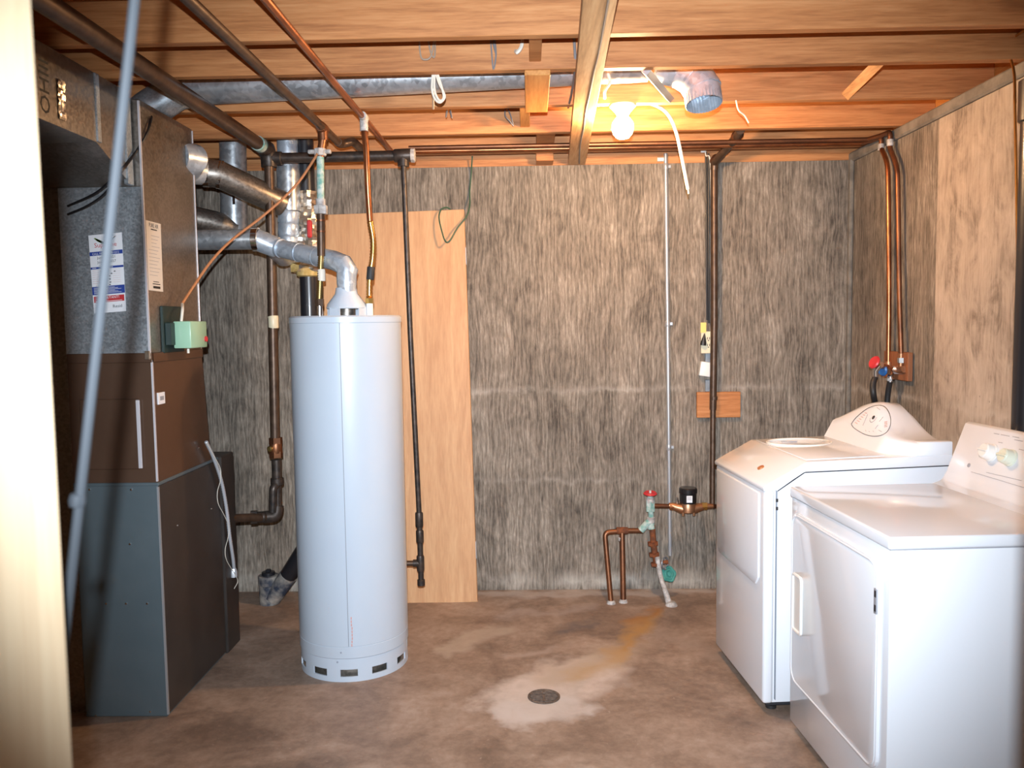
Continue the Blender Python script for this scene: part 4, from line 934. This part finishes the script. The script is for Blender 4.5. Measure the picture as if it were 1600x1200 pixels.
# front panels: upper decorative panel with cut corner line, lower panel
def wpoly(pts, x0, x1, name, mat, bev=.002):   # polygon in (y,z)
    return MB().prism(pts, 0, x0, x1, bev, wmx).build(name, mat, wa)
up = [(.045, .815), (.045, .50), (.075, .465), (WW-.06, .465), (WW-.03, .50), (WW-.03, .815)]
wpoly(up, -.007, .004, 'front_panel', 'enamel_white', .004)
MB().box((.0465, -.0005, .05), (.0485, .0115, .83), 0, wmx).build('side_seam', 'seam_grey', wa)
for z in (.76, .79): wbox((.044, -.0015, z), (.051, .004, z+.012), 'seam_clip', 'dark_gap', 0)
# top cap
MB().prism([(-.004, .830), (-.006, .846), (.012, .858), (.155, .935), (.70, .95), (.70, .909), (.148, .897), (.045, .832)], 1, -.004, WW+.004, .005, wmx).build('top_cap', 'enamel_white', wa)
MB().prism([(.05, .8290), (.149, .8945), (.69, .9063), (.69, .9085), (.147, .8965), (.05, .8310)], 1, -.001, .004, 0, wmx).build('cap_shadow_gap', 'dark_gap', wa)
# lid: slightly raised panel with a finger recess
lid = MB().prism([(.165, .9345), (.165, .9385), (.46, .9465), (.46, .9425)], 1, .03, WW-.03, .002, wmx).build('lid', 'enamel_white', wa)
def ell(cx, cy, rx, ry, z, n=36): return [wmx @ V((cx+rx*math.cos(2*PI*k/n), cy+ry*math.sin(2*PI*k/n), z)) for k in range(n)]
MB().tube(ell(.30, .42, .13, .10, .9425), .0045, 8, closed=True).build('lid_rim', 'plastic_white', lid)
wbox((.235, .44, .9415), (.30, .446, .945), 'lid_slot', 'grey_print', 0, lid)
bp_ = wmx @ V((.055, .19, .8835)); nrm = wmx.to_3x3() @ V((-.475, 0, .88))
MB().lathe([(.014, -.002), (.013, .003), (.0, .0045)], bp_, nrm, 20).build('badge', 'badge_red', wa, 'small red gold badge')
# console loft
mb = MB(); ns = 40; prof_n = None; rows = []
def cons(v):
    t = v/WW
    hmp = math.exp(-((t-.58)/.27)**2) if t < .58 else math.exp(-((t-.58)/.36)**2)
    h = .052+.118*hmp
    uf = .475+.075*max(0, 1-t/.22)**1.5
    return h, uf
for i in range(ns+1):
    v = WW*i/ns; h, uf = cons(v); k = .55; b0 = .942
    row = [(uf, b0), (uf+h*.25*k, b0+h*.25), (uf+h*.6*k, b0+h*.6), (uf+h*.85*k, b0+h*.85), (uf+h*k*.95+.012, b0+h*.965), (uf+h*k+.035, b0+h), (.665, b0+h*.97), (.695, b0+h*.8), (.70, b0)]
    rows.append([wmx @ V((u_, v, z_)) for u_, z_ in row])
np_ = len(rows[0]); mb.add([p for r_ in rows for p in r_], [(i*np_+j, (i+1)*np_+j, (i+1)*np_+j+1, i*np_+j+1) for i in range(ns) for j in range(np_-1)]+[tuple(range(np_)), tuple(ns*np_+j for j in range(np_))[::-1]])
con = mb.build('console', 'enamel_white', wa, sharp=50)
wbox((.575, -.004, .945), (.70, .05, .998), 'console_end', 'enamel_white', .006)
# dial print on the console face: plane through the sloping face
f0 = wmx @ V((.475, .3, .942)); n_f = (wmx.to_3x3() @ V((-1, 0, .55))).normalized(); f1 = f0+n_f*.0016
z6 = lambda x_, y_: on_plane(1300+x_/8, 610+y_/8, f1, n_f)
ringp = [(240, 420), (300, 340), (420, 240), (520, 195), (600, 185), (660, 205), (700, 250), (728, 320), (735, 390), (725, 450), (690, 515), (630, 555), (550, 573), (480, 568), (400, 545), (320, 500), (265, 460)]
loop = spline([z6(*p) for p in ringp+[ringp[0]]], 4)[:-1]
MB().tube(loop, .0011, 6, closed=True).build('dial_outline', 'black_print', con)
c = z6(518, 338); MB().lathe([(.0, .0015), (.008, .0012), (.0085, 0)], c, n_f, 16).build('dial_shaft', 'black_print', con)
xr = (z6(600, 338)-z6(440, 338)).normalized(); yr = n_f.cross(xr); mb = MB()
for k in range(14):
    a = PI*1.05+k*.13*PI/2*1.1; p = c+(xr*math.cos(a)+yr*math.sin(a))*.021; mb.lathe([(.0018, -.0005), (.0018, .0003)], p, n_f, 6)
for (xa, ya, xb, yb) in ((445, 300, 385, 440), (640, 330, 590, 390), (575, 430, 540, 480), (560, 215, 600, 240), (415, 495, 425, 510), (460, 510, 470, 520), (510, 505, 520, 515), (580, 495, 620, 515)):
    mb.tube([z6(xa, ya), z6(xb, yb)], .0009, 5)
mb.build('dial_marks', 'grey_print', con)
mb = MB()
for k in range(6): mb.tube([z6(290+k*24, 400-k*24), z6(315+k*24, 415-k*26)], .0013, 5)
for k in range(4): mb.tube([z6(655, 395+k*20), z6(690, 390+k*20)], .0010, 5)
mb.build('dial_words', 'pink_print', con)
for u_, v_ in ((.05, .05), (.05, WW-.05), (.62, .05), (.62, WW-.05)):
    p = wmx @ V((u_, v_, 0)); MB().lathe([(.02, 0), (.02, .012), (.01, .014), (.01, .037)], p, (0, 0, 1), 14).build('foot', 'rubber', wa)
wbox((.02, .02, .02), (WD-.02, WW-.02, .04), 'base_pan', 'dark_gap', .002)

# dryer
DW, DD, DZ = .70, .68, .869
dy, dmx = appl('clothes_dryer', 'white clothes dryer with two knobs and a front swing door', 'dryer', .947, 2.192, math.radians(3.7))
def dbox(lo, hi, name, mat, bev=.004, parent=None, label=None, seg=2): return MB().box(lo, hi, bev, dmx, seg).build(name, mat, parent or dy, label)
dbox((.006, .004, .03), (DD, DW-.004, .832), 'cabinet', 'enamel_white', .004)
dbox((0, 0, .834), (DD, DW, DZ), 'deck', 'enamel_white', .007, seg=3)
dbox((.008, .006, .8315), (DD-.01, DW-.006, .8345), 'deck_gap', 'grey_print', 0)
dbox((.03, .02, 0), (DD-.03, DW-.02, .031), 'base_pan', 'dark_gap', .002)
dn = dmx.to_3x3() @ V((-1, 0, 0)); d0 = dmx @ V((.006, 0, 0)); dinv = dmx.inverted()
def dloc(px, py): p = dinv @ on_plane(px, py, d0, dn); return p.y, p.z
yl, zt = dloc(1240, 812); yr_, zt2 = dloc(1378, 890); _, zb0 = dloc(1236, 1060)
def rrect(y0, y1, z0, z1, r, n=5):
    o = []
    for cy_, cz_, a0 in ((y1-r, z1-r, 0), (y0+r, z1-r, PI/2), (y0+r, z0+r, PI), (y1-r, z0+r, 1.5*PI)):
        for k in range(n+1): a = a0+PI/2*k/n; o.append((cy_+r*math.cos(a), cz_+r*math.sin(a)))
    return o
dp = rrect(.045, DW-.03, .19, .79, .05)
door = MB().prism(dp, 0, -.004, .007, .003, dmx).build('door', 'enamel_white', dy)
MB().tube([dmx @ V((-.0035, y_, z_)) for y_, z_ in rrect(.053, DW-.038, .198, .782, .045)], .0035, 8, closed=True).build('door_bead', 'enamel_white', door)
h0 = dloc(1245, 895); h1 = dloc(1257, 993)
hy0, hy1 = sorted((h0[0], h1[0])); hz0, hz1 = sorted((h0[1], h1[1]))
hp_ = rrect(hy0, hy1, hz0, hz1, .012)
hd_ = MB().tube([dmx @ V((-.006, y_, z_)) for y_, z_ in hp_], .006, 8, closed=True).build('handle_rim', 'plastic_white', door)
MB().prism(hp_, 0, -.006, -.004, 0, dmx).build('handle_recess', 'plastic_white', hd_)
hh = dloc(1376, 940); dbox((-.008, hh[0]-.004, hh[1]-.035), (.006, hh[0]+.012, hh[1]+.035), 'hinge', 'grey_print', .001, door, 'dark hinge')
dbox((-.009, hh[0]-.002, hh[1]-.028), (-.0075, hh[0]+.008, hh[1]-.01), 'hinge_gap', 'dark_gap', 0, door); dbox((-.009, hh[0]-.002, hh[1]+.012), (-.0075, hh[0]+.008, hh[1]+.03), 'hinge_gap', 'dark_gap', 0, door)
# console
cl0 = dinv @ at(1492, 750, z=DZ); cu = .535
fz = [(cu-.03, DZ-.002), (cu+.005, DZ+.012), (cu+.022, DZ+.04), (cu+.085, DZ+.21), (cu+.10, DZ+.217), (DD-.005, DZ+.205), (DD, DZ-.002)]
dcon = MB().prism(fz, 1, .0, DW, .004, dmx).build('console', 'enamel_white', dy)
nf = (dmx.to_3x3() @ V((-.17, 0, .063))).normalized(); pf = dmx @ V((cu+.022, 0, DZ+.04))
def knob(px, py, rr, hh_, mat):
    p = on_plane(px, py, pf, nf)
    mb = MB().lathe([(rr*1.12, 0), (rr*1.12, .006), (rr, .009), (rr*.93, hh_), (rr*.8, hh_+.004), (0, hh_+.005)], p, nf, 24)
    k = mb.build('knob', mat, dcon); x, y, d = frame(nf)
    MB().tube([p+d*(hh_+.004)-x*rr*.85, p+d*(hh_+.004)+x*rr*.85], .005, 6).build('grip', mat, k); return k
knob(1550, 708, .027, .030, 'plastic_white'); knob(1580, 716, .025, .030, 'knob_green_white')
mb = MB()
def dl(pxa, pya, pxb, pyb, r=.0008): mb.tube([on_plane(pxa, pya, pf+nf*.001, nf), on_plane(pxb, pyb, pf+nf*.001, nf)], r, 5)
dl(1541, 738, 1596, 751, .0007); dl(1517, 737, 1600, 762, .0007); mb.build('panel_line', 'grey_print', dcon)
for xa, ya, xb, yb in ((1553, 677, 1561, 678.5), (1564, 679, 1577, 681.5), (1582, 682, 1592, 684), (1585, 687, 1598, 689.5), (1560, 691, 1566, 692), (1592, 702, 1599, 703.5)):
    MB().tube([on_plane(xa, ya, pf+nf*.0008, nf), on_plane(xb, yb, pf+nf*.0008, nf)], .0010, 5).build('small_print', 'grey_print', dcon)
p = on_plane(1514, 727, pf, nf); MB().lathe([(.0075, -.001), (.0075, .0012), (.0055, .0016), (.0055, .0008), (.002, .0008), (.002, .0016), (0, .0016)], p, nf, 20).build('emblem', 'grey_print', dcon, 'small round emblem')

# ------------------------------------------------------------------ floor drain
fd = thing('floor_drain', 'round rusty floor drain grate in the stained concrete', 'drain', (.038, 3.137, 0))
c = V((.038, 3.137, 0)); RD = .063
MB().lathe([(RD, -.0), (RD, .004), (RD-.006, .006), (RD-.010, .004), (RD-.010, 0)], c, n=36, cap=False).build('rim', 'drain_iron', fd)
MB().lathe([(RD-.008, .0005), (0, .0006)], c, n=30).build('dark_well', 'dark_gap', fd)
for k in range(7):
    yy = -.042+.014*k; hw_ = math.sqrt((RD-.010)**2-yy**2); MB().box(c+V((-hw_, yy-.0035, .0008)), c+V((hw_, yy+.0035, .005)), .001).build('grate_bar', 'drain_iron', fd)
MB().box(c+V((-.005, -.05, .0008)), c+V((.005, .05, .0055)), .001).build('grate_spine', 'drain_iron', fd)
MB().lathe([(.005, .005), (.004, .008), (0, .009)], c+V((.002, .02, 0)), n=10).build('screw', 'chrome', fd)

# ------------------------------------------------------------------ slack cord just inside the doorway
r0, r1 = at(203, 68, y=.68), at(104, 965, y=.68); dd = (r0-r1)
top = r1+dd*((2.30-r1.z)/dd.z); bot = r1-dd*(r1.z/dd.z)
mid = r1+dd*.20; 
cords = thing('pull_cord', 'grey blue cord slanting tautly in front of the furnace', 'cord', bot)
MB().tube([top+V((0, 0, .02)), r0, mid, r1, bot], .0042, 10).build('cord', 'cord_blue', cords)
k_ = at(121, 782, y=.68); MB().lathe([(0, -.008), (.006, -.005), (.007, 0), (.006, .005), (0, .008)], k_, dd, 10).build('knot', 'cord_blue', cords)
